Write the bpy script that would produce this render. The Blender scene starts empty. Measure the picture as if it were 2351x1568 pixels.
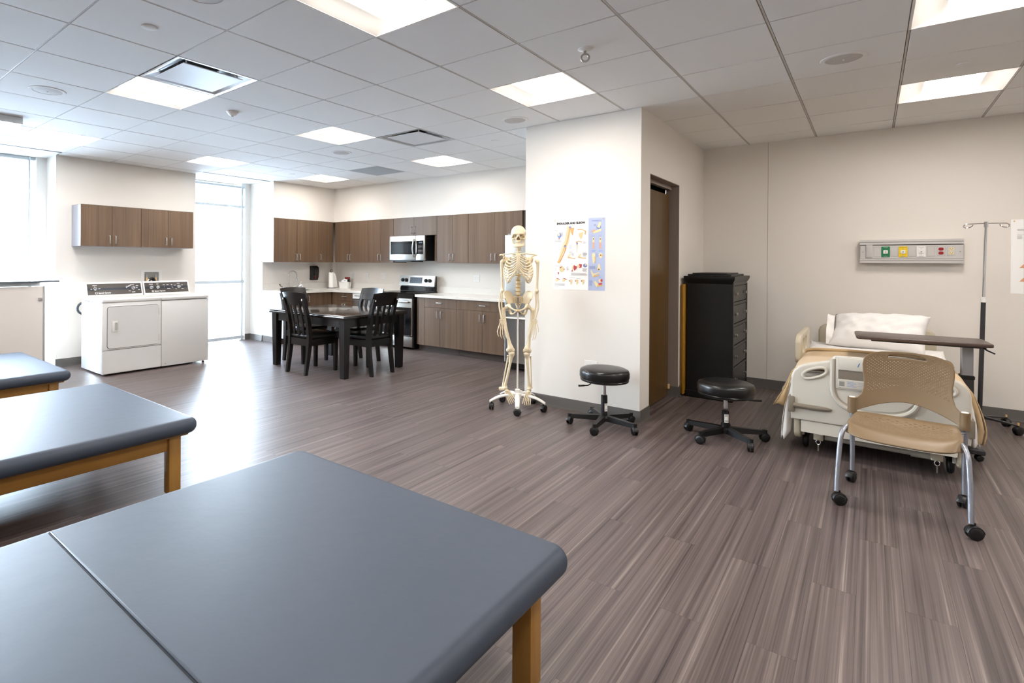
import bpy, bmesh, math, random
from mathutils import Vector, Matrix
random.seed(7)
PI = math.pi
S = bpy.context.scene
COL = S.collection
H = 2.705                      # ceiling height
T = 0.6096                     # ceiling grid

# ------------------------------------------------------------------ camera
cam = bpy.data.cameras.new('camera')
cam_o = bpy.data.objects.new('camera', cam)
COL.objects.link(cam_o)
FPX, PX, PY, IW, IH = 1230.26, 983.61, 604.04, 2351.0, 1568.0
cam.sensor_fit = 'HORIZONTAL'; cam.sensor_width = 36.0
cam.lens = FPX / IW * 36.0
cam.shift_x = (IW / 2 - PX) / IW
cam.shift_y = (PY - IH / 2) / IW
cam.clip_start = 0.05; cam.clip_end = 500
yaw, pitch, roll = -0.6902, -0.0024, 0.0058
fw = Vector((math.sin(yaw) * math.cos(pitch), math.cos(yaw) * math.cos(pitch), math.sin(pitch)))
rt = Vector((math.cos(yaw), -math.sin(yaw), 0)); up = rt.cross(fw)
r2 = rt * math.cos(roll) + up * math.sin(roll); u2 = -rt * math.sin(roll) + up * math.cos(roll)
mw = Matrix((r2, u2, -fw)).transposed().to_4x4()
mw.translation = Vector((1.6686, -2.2598, 1.3704))
cam_o.matrix_world = mw
S.camera = cam_o

# ------------------------------------------------------------------ world, exposure
SKY_STRENGTH = 20.0
LAMP_STRENGTH = 15.0
w = bpy.data.worlds.new('sky'); S.world = w; w.use_nodes = True
nt = w.node_tree; nt.nodes.clear()
out = nt.nodes.new('ShaderNodeOutputWorld'); bg = nt.nodes.new('ShaderNodeBackground')
tc = nt.nodes.new('ShaderNodeTexCoord'); sp = nt.nodes.new('ShaderNodeSeparateXYZ')
rp = nt.nodes.new('ShaderNodeValToRGB')
rp.color_ramp.elements[0].position = 0.45; rp.color_ramp.elements[0].color = (0.66, 0.74, 0.82, 1)
rp.color_ramp.elements[1].position = 1.0; rp.color_ramp.elements[1].color = (0.46, 0.67, 1.0, 1)
e = rp.color_ramp.elements.new(0.52); e.color = (0.80, 0.91, 1.0, 1)
mp = nt.nodes.new('ShaderNodeMapRange'); mp.inputs[1].default_value = -1; mp.inputs[2].default_value = 1
nt.links.new(tc.outputs['Generated'], sp.inputs[0]); nt.links.new(sp.outputs['Z'], mp.inputs[0])
nt.links.new(mp.outputs[0], rp.inputs[0]); nt.links.new(rp.outputs[0], bg.inputs[0])
bg.inputs[1].default_value = SKY_STRENGTH
nt.links.new(bg.outputs[0], out.inputs[0])
S.view_settings.view_transform = 'Standard'; S.view_settings.look = 'None'
S.view_settings.gamma = 1.0; S.view_settings.use_curve_mapping = False
S.view_settings.exposure = 1.40

# ------------------------------------------------------------------ materials
MATS = {}
def lin(c):
    if isinstance(c, str):
        c = c.lstrip('#'); c = [int(c[i:i + 2], 16) / 255 for i in (0, 2, 4)]
        c = [x / 12.92 if x <= 0.04045 else ((x + 0.055) / 1.055) ** 2.4 for x in c]
    return (c[0], c[1], c[2], 1.0)
def mat(name, color, rough=0.5, metal=0.0, spec=0.5, coat=0.0, bump=None, sheen=0.0, aniso=0.0):
    m = bpy.data.materials.new(name); m.use_nodes = True
    b = m.node_tree.nodes['Principled BSDF']
    b.inputs['Base Color'].default_value = lin(color)
    b.inputs['Roughness'].default_value = rough; b.inputs['Metallic'].default_value = metal
    b.inputs['Specular IOR Level'].default_value = spec
    b.inputs['Coat Weight'].default_value = coat
    b.inputs['Anisotropic'].default_value = aniso
    if sheen: b.inputs['Sheen Weight'].default_value = sheen
    if bump:
        add_bump(m, *bump)
    MATS[name] = m
    return m
def add_bump(m, scale, strength, dist=0.002, detail=4.0):
    n = m.node_tree; b = n.nodes['Principled BSDF']
    t = n.nodes.new('ShaderNodeTexCoord'); z = n.nodes.new('ShaderNodeTexNoise'); u = n.nodes.new('ShaderNodeBump')
    z.inputs['Scale'].default_value = scale; z.inputs['Detail'].default_value = detail
    u.inputs['Strength'].default_value = strength; u.inputs['Distance'].default_value = dist
    n.links.new(t.outputs['Object'], z.inputs['Vector']); n.links.new(z.outputs['Fac'], u.inputs['Height'])
    n.links.new(u.outputs['Normal'], b.inputs['Normal'])
def grain(name, cols, scale, rough=0.4, spec=0.5, lo=0.3, hi=0.7, detail=6.0, rand=True, bump=0.0, second=None, tint=0.0):
    """streaked material: noise stretched along one object axis, a different stretch of it on every piece"""
    m = bpy.data.materials.new(name); m.use_nodes = True
    n = m.node_tree; b = n.nodes['Principled BSDF']
    t = n.nodes.new('ShaderNodeTexCoord'); oi = n.nodes.new('ShaderNodeObjectInfo')
    ad = n.nodes.new('ShaderNodeVectorMath'); ad.operation = 'ADD'
    ml = n.nodes.new('ShaderNodeVectorMath'); ml.operation = 'SCALE'
    cb = n.nodes.new('ShaderNodeCombineXYZ')
    for i in range(3): n.links.new(oi.outputs['Random'], cb.inputs[i])
    n.links.new(cb.outputs[0], ml.inputs[0]); ml.inputs['Scale'].default_value = 37.0 if rand else 0.0
    n.links.new(t.outputs['Object'], ad.inputs[0]); n.links.new(ml.outputs[0], ad.inputs[1])
    mpg = n.nodes.new('ShaderNodeMapping'); mpg.inputs['Scale'].default_value = scale
    n.links.new(ad.outputs[0], mpg.inputs[0])
    z = n.nodes.new('ShaderNodeTexNoise'); z.inputs['Scale'].default_value = 1.0; z.inputs['Detail'].default_value = detail
    z.inputs['Roughness'].default_value = 0.62
    n.links.new(mpg.outputs[0], z.inputs['Vector'])
    fac = z.outputs['Fac']
    if second:
        mp2 = n.nodes.new('ShaderNodeMapping'); mp2.inputs['Scale'].default_value = second
        n.links.new(ad.outputs[0], mp2.inputs[0])
        z2 = n.nodes.new('ShaderNodeTexNoise'); z2.inputs['Scale'].default_value = 1.0; z2.inputs['Detail'].default_value = 3
        n.links.new(mp2.outputs[0], z2.inputs['Vector'])
        mx = n.nodes.new('ShaderNodeMath'); mx.operation = 'ADD'
        n.links.new(z.outputs['Fac'], mx.inputs[0]); n.links.new(z2.outputs['Fac'], mx.inputs[1])
        m2 = n.nodes.new('ShaderNodeMath'); m2.operation = 'MULTIPLY'; m2.inputs[1].default_value = 0.5
        n.links.new(mx.outputs[0], m2.inputs[0]); fac = m2.outputs[0]
    r = n.nodes.new('ShaderNodeValToRGB'); el = r.color_ramp.elements
    el[0].position = lo; el[0].color = lin(cols[0]); el[1].position = hi; el[1].color = lin(cols[-1])
    for k, c in enumerate(cols[1:-1]):
        q = el.new(lo + (hi - lo) * (k + 1) / (len(cols) - 1)); q.color = lin(c)
    n.links.new(fac, r.inputs[0])
    col = r.outputs[0]
    if tint:
        hv = n.nodes.new('ShaderNodeHueSaturation'); mr = n.nodes.new('ShaderNodeMapRange')
        mr.inputs[3].default_value = 1 - tint; mr.inputs[4].default_value = 1 + tint
        n.links.new(oi.outputs['Random'], mr.inputs[0]); n.links.new(mr.outputs[0], hv.inputs['Value'])
        n.links.new(col, hv.inputs['Color']); col = hv.outputs[0]
    n.links.new(col, b.inputs['Base Color'])
    b.inputs['Roughness'].default_value = rough; b.inputs['Specular IOR Level'].default_value = spec
    if bump:
        u = n.nodes.new('ShaderNodeBump'); u.inputs['Strength'].default_value = bump; u.inputs['Distance'].default_value = 0.001
        n.links.new(fac, u.inputs['Height']); n.links.new(u.outputs['Normal'], b.inputs['Normal'])
    MATS[name] = m
    return m
def speckle(name, base, spots, scale, rough=0.3, lo=0.62, hi=0.7, spec=0.5):
    m = bpy.data.materials.new(name); m.use_nodes = True
    n = m.node_tree; b = n.nodes['Principled BSDF']
    t = n.nodes.new('ShaderNodeTexCoord'); z = n.nodes.new('ShaderNodeTexNoise')
    z.inputs['Scale'].default_value = scale; z.inputs['Detail'].default_value = 2
    n.links.new(t.outputs['Object'], z.inputs['Vector'])
    r = n.nodes.new('ShaderNodeValToRGB'); r.color_ramp.elements[0].position = lo; r.color_ramp.elements[1].position = hi
    r.color_ramp.elements[0].color = lin(base); r.color_ramp.elements[1].color = lin(spots)
    n.links.new(z.outputs['Fac'], r.inputs[0]); n.links.new(r.outputs[0], b.inputs['Base Color'])
    b.inputs['Roughness'].default_value = rough; b.inputs['Specular IOR Level'].default_value = spec
    MATS[name] = m
    return m
def glow(name, color, strength):
    m = bpy.data.materials.new(name); m.use_nodes = True
    b = m.node_tree.nodes['Principled BSDF']
    b.inputs['Base Color'].default_value = lin((.9, .9, .9)); b.inputs['Emission Color'].default_value = lin(color)
    b.inputs['Emission Strength'].default_value = strength
    MATS[name] = m
    return m
def glass(name, tint=(0.97, 0.99, 1.0)):
    m = bpy.data.materials.new(name); m.use_nodes = True
    n = m.node_tree; n.nodes.clear()
    o = n.nodes.new('ShaderNodeOutputMaterial'); mx = n.nodes.new('ShaderNodeMixShader')
    tr = n.nodes.new('ShaderNodeBsdfTransparent'); gl = n.nodes.new('ShaderNodeBsdfGlossy'); fr = n.nodes.new('ShaderNodeFresnel')
    fr.inputs[0].default_value = 1.45; tr.inputs[0].default_value = lin(tint); gl.inputs['Roughness'].default_value = 0.02
    n.links.new(fr.outputs[0], mx.inputs[0]); n.links.new(tr.outputs[0], mx.inputs[1]); n.links.new(gl.outputs[0], mx.inputs[2])
    n.links.new(mx.outputs[0], o.inputs[0])
    MATS[name] = m
    return m

mat('wall_paint', '#e6e0d8', 0.85, bump=(260, .08))
mat('wall_white', '#e6e4e0', 0.8)
mat('ceiling_tile', '#efedea', 0.95, bump=(420, .25, .001))
mat('ceiling_tee', '#c9c4bd', 0.5)
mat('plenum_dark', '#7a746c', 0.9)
mat('baseboard_grey', '#57534f', 0.55)
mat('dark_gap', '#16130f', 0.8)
mat('frame_white', '#dfe3e4', 0.4)
mat('alu', '#c4c7c9', 0.35, 0.9)
mat('window_frame', '#c6ced2', 0.4)
glass('window_glass')
mat('door_jamb', '#8d7f75', 0.6)
grain('door_wood', ('#493519', '#614723', '#553e1e'), (28, 28, 1.2), 0.35, lo=.35, hi=.65, rand=False)
grain('floor_plank', ('#352d2c', '#554a48', '#685c59', '#8b8079'), (170, .9, 1), 0.37, 0.36, lo=.33, hi=.68, second=(42, .35, 1), tint=.07, detail=5)
mat('floor_base', '#2a2525', 0.8)
grain('cabinet_wood', ('#46372a', '#614c3a', '#6d5743', '#7b6651'), (70, 70, 1.0), 0.42, lo=.28, hi=.74, second=(16, 16, .3))
mat('cabinet_side_glare', '#a3a4ae', 0.3)  # pale tone paints window glare onto the wood end panels
mat('cabinet_dark', '#43352c', 0.5)
mat('steel', '#b9b7b2', 0.28, 1.0, aniso=.4)
mat('steel_dark', '#77767a', 0.3, 1.0)
mat('chrome', '#d8d8da', 0.08, 1.0)
mat('silver_paint', '#9c9fa8', 0.35, 0.7)
speckle('quartz', '#e3dfd8', '#b9aea2', 160, 0.22)
mat('black_gloss', '#07070a', 0.08)
mat('black_plastic', '#0d0d0f', 0.4)
mat('black_vinyl', '#0e0e10', 0.28, bump=(300, .1))
mat('white_enamel', '#e2e0dd', 0.22, coat=.3)
mat('white_plastic', '#e8e6e2', 0.4)
mat('console_brown', '#4a4541', 0.3, 0.4)
mat('console_navy', '#1c2431', 0.3)
mat('print_white', '#e9e9e9', 0.6)
mat('print_grey', '#9a9a9e', 0.8)
grain('maple', ('#8a6027', '#9c6f30', '#a57c3c'), (14, 14, 1.0), 0.4, lo=.3, hi=.7)
mat('navy_vinyl', '#3b4452', 0.50, spec=.38, bump=(14, .10, .012, 4))
mat('espresso', '#070404', 0.32, coat=.1)
mat('espresso_top', '#140e0d', 0.2, coat=.4)
mat('black_wood', '#050506', 0.42)
mat('black_wood_front', '#24211e', 0.4)
mat('bone', '#e0d0b0', 0.5)
mat('bone_dark', '#c9a86a', 0.6)
mat('disc_amber', '#c79a4a', 0.5)
mat('stand_white', '#e6e3de', 0.35)
mat('tan_plastic', '#7d674b', 0.42, bump=(500, .1, .0006))
mat('bed_cream', '#bdb39d', 0.35)
mat('bed_white', '#c6c0b4', 0.35)
mat('bed_taupe', '#7b7163', 0.5)
mat('bed_metal', '#a8a396', 0.4)
mat('bed_dark', '#1c1a18', 0.6)
mat('sheet_white', '#ece9e6', 0.9, sheen=.2, bump=(9, .25, .01))
mat('blanket_tan', '#c2a67c', 0.95, sheen=.3, bump=(120, .3, .002))
mat('obt_brown', '#4a3b34', 0.35)
mat('obt_column', '#8b898b', 0.4)
mat('iv_grey', '#3e3e40', 0.4, 0.4)
mat('mustard', '#a9791a', 0.6)
mat('yellow', '#e8c400', 0.45)
mat('green', '#08784a', 0.45)
mat('red', '#a3101a', 0.45)
mat('ivory', '#e6d5a6', 0.45)
mat('panel_silver', '#c8c5c2', 0.4, 0.3)
mat('partition_beige', '#cfc6be', 0.6)
mat('partition_top', '#3f464c', 0.3)
mat('diffuser_frame', '#d6d8da', 0.3, 0.55)
mat('diffuser_plate', '#e6e6e7', 0.45)
mat('grille_grey', '#a9abad', 0.6)
mat('speaker_grille', '#c9c4bf', 0.7)
mat('light_reflector', '#f0ece6', 0.6)
glow('lamp_lens', (1.0, 0.945, 0.885), LAMP_STRENGTH)
glow('lamp_tube', (1.0, 0.98, 0.95), 4.0)
mat('poster_white', '#fcfbf9', 0.45)
mat('poster_blue', '#b3bcd8', 0.45)
mat('ink_black', '#1c1716', 0.6)
mat('ink_grey', '#a7a4a8', 0.7)
mat('ink_bone', '#d9b47c', 0.6)
mat('ink_cream', '#e6d7a6', 0.6)
mat('ink_orange', '#d08a4a', 0.6)
mat('ink_red', '#bd4a55', 0.6)
mat('ink_blue', '#8090c4', 0.6)
mat('ink_skin', '#e2a987', 0.6)
mat('ink_brown', '#7a4a22', 0.6)
mat('ink_wash', '#ecd3ae', 0.6)
mat('paper_white', '#f6f4f0', 0.9)
mat('soft_red', '#7a2016', 0.6)
mat('teal', '#1f7f7a', 0.5)
mat('blue_item', '#1e5fae', 0.5)
mat('leaf', '#33443a', 0.8)
mat('bark', '#5a4a3b', 0.9)
mat('brick_far', '#b99a86', 0.9)
mat('concrete', '#b8b6b1', 0.9)
mat('asphalt', '#8d8f93', 0.9)
mat('car_paint', '#6f8296', 0.3)
mat('screen_blue', '#42515e', 0.3)
mat('oven_glass', '#1d2429', 0.05)
mat('key_grey', '#8e8b86', 0.5)
mat('hole_shade', '#2a1d10', 0.9)  # dark colour painted in for the shade inside bone holes

# ------------------------------------------------------------------ mesh building
class B:
    """collects shapes, then becomes ONE mesh object"""
    def __init__(self): self.bm = bmesh.new()
    def box(self, x0, x1, y0, y1, z0, z1, bev=0.0, seg=2):
        bm = self.bm
        v = [bm.verts.new((x, y, z)) for x in (x0, x1) for y in (y0, y1) for z in (z0, z1)]
        f = [(0, 1, 3, 2), (4, 6, 7, 5), (0, 4, 5, 1), (2, 3, 7, 6), (0, 2, 6, 4), (1, 5, 7, 3)]
        fs = [bm.faces.new([v[i] for i in q]) for q in f]
        if bev > 0:
            es = list({e for q in fs for e in q.edges})
            bmesh.ops.bevel(bm, geom=es, offset=bev, segments=seg, profile=0.5, affect='EDGES')
        return self
    def hexa(self, pts):
        """8 points: bottom 4 (ccw) then top 4"""
        v = [self.bm.verts.new(p) for p in pts]
        for q in [(3, 2, 1, 0), (4, 5, 6, 7), (0, 1, 5, 4), (1, 2, 6, 5), (2, 3, 7, 6), (3, 0, 4, 7)]:
            self.bm.faces.new([v[i] for i in q])
        return self
    def ring_loft(self, rings, caps=True, closed=False):
        bm = self.bm
        R = [[bm.verts.new(p) for p in r] for r in rings]
        n = len(R[0]); m = len(R)
        for i in range(m if closed else m - 1):
            a, b = R[i], R[(i + 1) % m]
            for j in range(n):
                bm.faces.new((a[j], a[(j + 1) % n], b[(j + 1) % n], b[j]))
        if caps and not closed:
            bm.faces.new(list(reversed(R[0]))); bm.faces.new(R[-1])
        return self
    def tube(self, pts, r, n=8, caps=True, closed=False, flat=1.0):
        pts = [Vector(p) for p in pts]; m = len(pts)
        rs = r if isinstance(r, (list, tuple)) else [r] * m
        tans = []
        for i in range(m):
            a = pts[(i - 1) % m] if (closed or i > 0) else pts[i]
            b = pts[(i + 1) % m] if (closed or i < m - 1) else pts[i]
            d = (b - a); tans.append(d.normalized() if d.length > 1e-9 else Vector((0, 0, 1)))
        t0 = tans[0]; ref = Vector((0, 0, 1)) if abs(t0.z) < 0.9 else Vector((1, 0, 0))
        nx = t0.cross(ref).normalized(); rings = []
        for i in range(m):
            t = tans[i]; nx = (nx - t * nx.dot(t))
            nx = nx.normalized() if nx.length > 1e-6 else t.cross(Vector((0.3, 0.8, 0.5))).normalized()
            ny = t.cross(nx)
            rings.append([pts[i] + (nx * math.cos(2 * PI * k / n) + ny * math.sin(2 * PI * k / n) * flat) * rs[i] for k in range(n)])
        return self.ring_loft(rings, caps, closed)
    def cyl(self, p0, p1, r0, r1=None, n=16):
        return self.tube([p0, p1], [r0, r0 if r1 is None else r1], n)
    def lathe(self, prof, c=(0, 0, 0), n=24, axis='Z', ang=2 * PI):
        rings = []
        for r, z in prof:
            ring = []
            for k in range(n):
                a = 2 * PI * k / n; x, y = r * math.cos(a), r * math.sin(a)
                if axis == 'Z': p = (c[0] + x, c[1] + y, c[2] + z)
                elif axis == 'Y': p = (c[0] + x, c[1] - z, c[2] + y)
                else: p = (c[0] + z, c[1] + x, c[2] + y)
                ring.append(p)
            rings.append(ring)
        return self.ring_loft(rings)
    def ball(self, c, r, nu=16, nv=10):
        rr = r if isinstance(r, (tuple, list)) else (r, r, r)
        pr = []
        for i in range(nv + 1):
            a = -PI / 2 + PI * i / nv; a = max(-PI / 2 + .06, min(PI / 2 - .06, a))
            pr.append([(c[0] + rr[0] * math.cos(a) * math.cos(2 * PI * k / nu), c[1] + rr[1] * math.cos(a) * math.sin(2 * PI * k / nu), c[2] + rr[2] * math.sin(a)) for k in range(nu)])
        return self.ring_loft(pr)
    def prism(self, poly, a, b, plane='XZ'):
        """polygon in a plane pushed from a to b along the third axis"""
        def P(u, v, d): return {'XZ': (u, d, v), 'YZ': (d, u, v), 'XY': (u, v, d)}[plane]
        bm = self.bm
        A = [bm.verts.new(P(u, v, a)) for u, v in poly]; C = [bm.verts.new(P(u, v, b)) for u, v in poly]
        n = len(poly)
        fs = [bm.faces.new(A), bm.faces.new(list(reversed(C)))]
        for i in range(n): fs.append(bm.faces.new((A[i], C[i], C[(i + 1) % n], A[(i + 1) % n])))
        bmesh.ops.recalc_face_normals(bm, faces=fs)
        return self
    def plate(self, outer, holes, a, b, plane='XZ'):
        """polygon with holes pushed from a to b"""
        def P(u, v, d): return {'XZ': (u, d, v), 'YZ': (d, u, v), 'XY': (u, v, d)}[plane]
        t = bmesh.new(); es = []
        for loop in [outer] + list(holes):
            vs = [t.verts.new((u, v, 0)) for u, v in loop]
            es += [t.edges.new((vs[i], vs[(i + 1) % len(vs)])) for i in range(len(vs))]
        bmesh.ops.triangle_fill(t, edges=es, use_beauty=True)
        ex = bmesh.ops.extrude_face_region(t, geom=list(t.faces))
        for g in ex['geom']:
            if isinstance(g, bmesh.types.BMVert): g.co.z = 1
        bmesh.ops.recalc_face_normals(t, faces=list(t.faces))
        t.verts.index_update(); vm = [self.bm.verts.new(P(v.co.x, v.co.y, a if v.co.z < .5 else b)) for v in t.verts]
        for f in t.faces: self.bm.faces.new([vm[v.index] for v in f.verts])
        t.free()
        return self
    def softplate(self, outer, holes, a, b, r, plane='XZ', n=3):
        """plate with holes whose edges are rounded: flat faces filled inside inset loops, rounded rims between"""
        def P(u, v, d): return {'XZ': (u, d, v), 'YZ': (d, u, v), 'XY': (u, v, d)}[plane]
        def area(l): return sum(l[i][0] * l[(i + 1) % len(l)][1] - l[(i + 1) % len(l)][0] * l[i][1] for i in range(len(l)))
        def inset(l, d, sgn):
            o = []; m = len(l)
            for i in range(m):
                p, q, w_ = Vector(l[i - 1]), Vector(l[i]), Vector(l[(i + 1) % m])
                e0, e1 = (q - p).normalized(), (w_ - q).normalized()
                n0, n1 = Vector((-e0.y, e0.x)), Vector((-e1.y, e1.x)); nn = (n0 + n1).normalized()
                k = d / max(.5, nn.dot(n0)); o.append((q.x + nn.x * k * sgn, q.y + nn.y * k * sgn))
            return o
        bm = self.bm; r = min(r, abs(b - a) / 2); sg = 1 if b > a else -1
        prof = [(r - r * math.sin(t_), r - r * math.cos(t_)) for t_ in [PI / 2 * k / n for k in range(n + 1)]]
        prof = [(x, a + sg * y) for x, y in prof] + [(x, b - sg * y) for x, y in reversed(prof)]
        ends = ([], [])
        for li, l in enumerate([outer] + list(holes)):
            if (area(l) < 0): l = l[::-1]
            sgn = 1 if li == 0 else -1
            rings = [[bm.verts.new(P(u, v, d)) for u, v in inset(l, x, sgn)] for x, d in prof]
            m = len(l)
            for R0, R1 in zip(rings, rings[1:]):
                for i in range(m): bm.faces.new((R0[i], R0[(i + 1) % m], R1[(i + 1) % m], R1[i]))
            for e, R in ((0, rings[0]), (1, rings[-1])):
                ends[e].extend([bm.edges.get((R[i], R[(i + 1) % m])) for i in range(m)])
        for es in ends: bmesh.ops.triangle_fill(bm, edges=es, use_beauty=True)
        return self
    def grid(self, fn, nu, nv, closed_u=False):
        bm = self.bm
        V = [[bm.verts.new(fn(i / nu, j / nv)) for j in range(nv + 1)] for i in range(nu + (0 if closed_u else 1))]
        for i in range(nu):
            for j in range(nv):
                a, c = V[i], V[(i + 1) % len(V)]
                bm.faces.new((a[j], c[j], c[j + 1], a[j + 1]))
        return self
    def softslab(self, x0, x1, y0, y1, z0, z1, rc, re, nc=5, ne=5):
        """slab with rounded plan corners and rolled edges"""
        rings = []; re = min(re, (z1 - z0) / 2)
        prof = [(re * (1 - math.cos(PI / 2 * k / ne)), z1 - re * (1 - math.sin(PI / 2 * k / ne))) for k in range(ne + 1)]
        prof = [(re - re * math.cos(a), z0 + re - re * math.sin(a)) for a in [PI / 2 - PI / 2 * k / ne for k in range(ne + 1)]] + \
               [(re - re * math.cos(a), z1 - re + re * math.sin(a)) for a in [PI / 2 * k / ne for k in range(ne + 1)]]
        for ins, z in prof:
            r = max(rc - ins, .002); X0, X1, Y0, Y1 = x0 + ins, x1 - ins, y0 + ins, y1 - ins
            ring = []
            for cx, cy, a0 in ((X1 - r, Y1 - r, 0), (X0 + r, Y1 - r, PI / 2), (X0 + r, Y0 + r, PI), (X1 - r, Y0 + r, 1.5 * PI)):
                for k in range(nc + 1):
                    a = a0 + PI / 2 * k / nc; ring.append((cx + r * math.cos(a), cy + r * math.sin(a), z))
            rings.append(ring)
        return self.ring_loft(rings)
    def mesh(self, name, angle=35):
        bmesh.ops.recalc_face_normals(self.bm, faces=list(self.bm.faces)) if getattr(self, 'fix', True) else None
        me = bpy.data.meshes.new(name); self.bm.to_mesh(me); self.bm.free()
        for p in me.polygons: p.use_smooth = True
        me.set_sharp_from_angle(angle=math.radians(angle))
        return me
    def ob(self, name, m, parent=None, loc=None, rotz=0.0, angle=35):
        me = self.mesh(name, angle)
        me.materials.append(MATS[m])
        return put(name, me, parent, loc, rotz)
def put(name, me, parent=None, loc=None, rotz=0.0):
    o = bpy.data.objects.new(name, me); COL.objects.link(o)
    if parent is not None: o.parent = parent
    if loc is not None: o.location = loc
    if rotz: o.rotation_euler = (0, 0, rotz)
    return o
def tag(o, label, cat, group=None, kind=None):
    o['label'] = label; o['category'] = cat
    if group: o['group'] = group
    if kind: o['kind'] = kind
    return o
def thing(name, label, cat, loc=(0, 0, 0), rotz=0.0, group=None):
    o = bpy.data.objects.new(name, None); COL.objects.link(o)
    o.empty_display_size = .1
    o.location = loc; o.rotation_euler = (0, 0, rotz)
    return tag(o, label, cat, group)
def struct(name, b, m, parent=None, **k):
    o = b.ob(name, m, parent, **k)
    if parent is None: o['kind'] = 'structure'
    return o
def dup(root, loc, rotz, label, group=None):
    r = root.copy(); COL.objects.link(r); r.location = loc; r.rotation_euler = (0, 0, rotz); r['label'] = label
    if group: r['group'] = group
    for ch in list(root.children):
        c = ch.copy(); COL.objects.link(c); c.parent = r
        for g in list(ch.children):
            d = g.copy(); COL.objects.link(d); d.parent = c
    return r
def text(name, body, size, m, parent, loc, rot, ax='LEFT', sx=1.0, bold=0.0, depth=0.0003):
    cu = bpy.data.curves.new(name, 'FONT'); cu.body = body; cu.size = size; cu.align_x = ax; cu.extrude = depth
    cu.offset = bold; cu.resolution_u = 3
    t = bpy.data.objects.new('tmp', cu); COL.objects.link(t)
    dg = bpy.context.evaluated_depsgraph_get()
    me = bpy.data.meshes.new_from_object(t.evaluated_get(dg)); me.name = name
    bpy.data.objects.remove(t); bpy.data.curves.remove(cu)
    me.materials.clear(); me.materials.append(MATS[m])
    o = put(name, me, parent, loc); o.rotation_euler = rot; o.scale = (sx, 1, 1)
    return o
def arc(cx, cy, r, a0, a1, n):
    return [(cx + r * math.cos(a0 + (a1 - a0) * k / n), cy + r * math.sin(a0 + (a1 - a0) * k / n)) for k in range(n + 1)]
def rrect(x0, x1, y0, y1, r, n=4):
    p = []
    for cx, cy, a in ((x1 - r, y1 - r, 0), (x0 + r, y1 - r, PI / 2), (x0 + r, y0 + r, PI), (x1 - r, y0 + r, 1.5 * PI)):
        p += arc(cx, cy, r, a, a + PI / 2, n)
    return p
def bez(pts, n=8):
    """smooth curve through points (Catmull-Rom)"""
    P = [Vector(p) for p in pts]; P = [P[0] * 2 - P[1]] + P + [P[-1] * 2 - P[-2]]; o = []
    for i in range(1, len(P) - 2):
        for k in range(n):
            t = k / n
            o.append(.5 * ((2 * P[i]) + (P[i + 1] - P[i - 1]) * t + (2 * P[i - 1] - 5 * P[i] + 4 * P[i + 1] - P[i + 2]) * t * t + (3 * P[i] - P[i - 1] - 3 * P[i + 1] + P[i + 2]) * t ** 3))
    o.append(P[-2]); return o
# ================================================================== the room shell
XW, XG = -6.34, -6.78            # window wall face, glass plane
YK, YB = 4.62, 4.66              # kitchen wall, bed wall
XR, YF = 6.4, -4.6               # walls behind / right of the camera
CX0, CX1, CY = -0.966, 0.147, 2.436   # closet block
# floor: base slab and loose-lay planks in half bond
floor = struct('floor', B().box(-6.9, XR + .1, YF - .1, 4.8, -.12, -.004), 'floor_base')
PW, PL, PX0, PY0 = .1512, 1.205, 1.328, -.025
def plank_mesh(dx, dy):
    return B().box(.0003, dx - .0003, .0003, dy - .0003, -.004, 0)
spots = []
for k in range(-55, 36):
    x = PX0 + PW * k
    y = PY0 + (PL / 2 if k % 2 else 0) - PL * 5
    while y < 4.7:
        spots.append((x, y)); y += PL
camp = Vector((1.6686, -2.2598, 0)); f2 = Vector((fw.x, fw.y, 0)).normalized(); r2d = Vector((rt.x, rt.y, 0))
def seen(x, y):
    best = None
    for sx, sy in ((.07, .1), (.07, .6), (.07, 1.1)):
        d = Vector((x + sx, y + sy, 0)) - camp; a = d.dot(f2)
        if a > .9:
            u = d.dot(r2d) / a
            if -.85 < u < 1.16 and 1.37 / a < .80: best = a if best is None else min(best, a)
    return best
def inside_block(x, y): return (x > CX0 and x + PW < -.21 and y > CY)
cand = sorted([(seen(x, y), x, y) for x, y in spots if seen(x, y) is not None and y + PL < YB and y > YF and not inside_block(x, y)])[:298]
near = {(x, y) for _, x, y in cand}
pm = plank_mesh(PW, PL).mesh('plank'); pm.materials.append(MATS['floor_plank'])
for _, x, y in cand:
    put('plank', pm, floor, (x, y, 0))
rest = B()
for x, y in spots:
    if (x, y) in near: continue
    x0, x1, y0, y1 = max(x, -6.9), min(x + PW, XR), max(y, YF), min(y + PL, 4.75)
    if x1 - x0 < .01 or y1 - y0 < .01 or inside_block(x, y): continue
    rest.box(x0 + .0003, x1 - .0003, y0 + .0003, y1 - .0003, -.004, 0)
o = rest.ob('planking', 'floor_plank', floor); o['kind'] = 'stuff'

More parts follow.
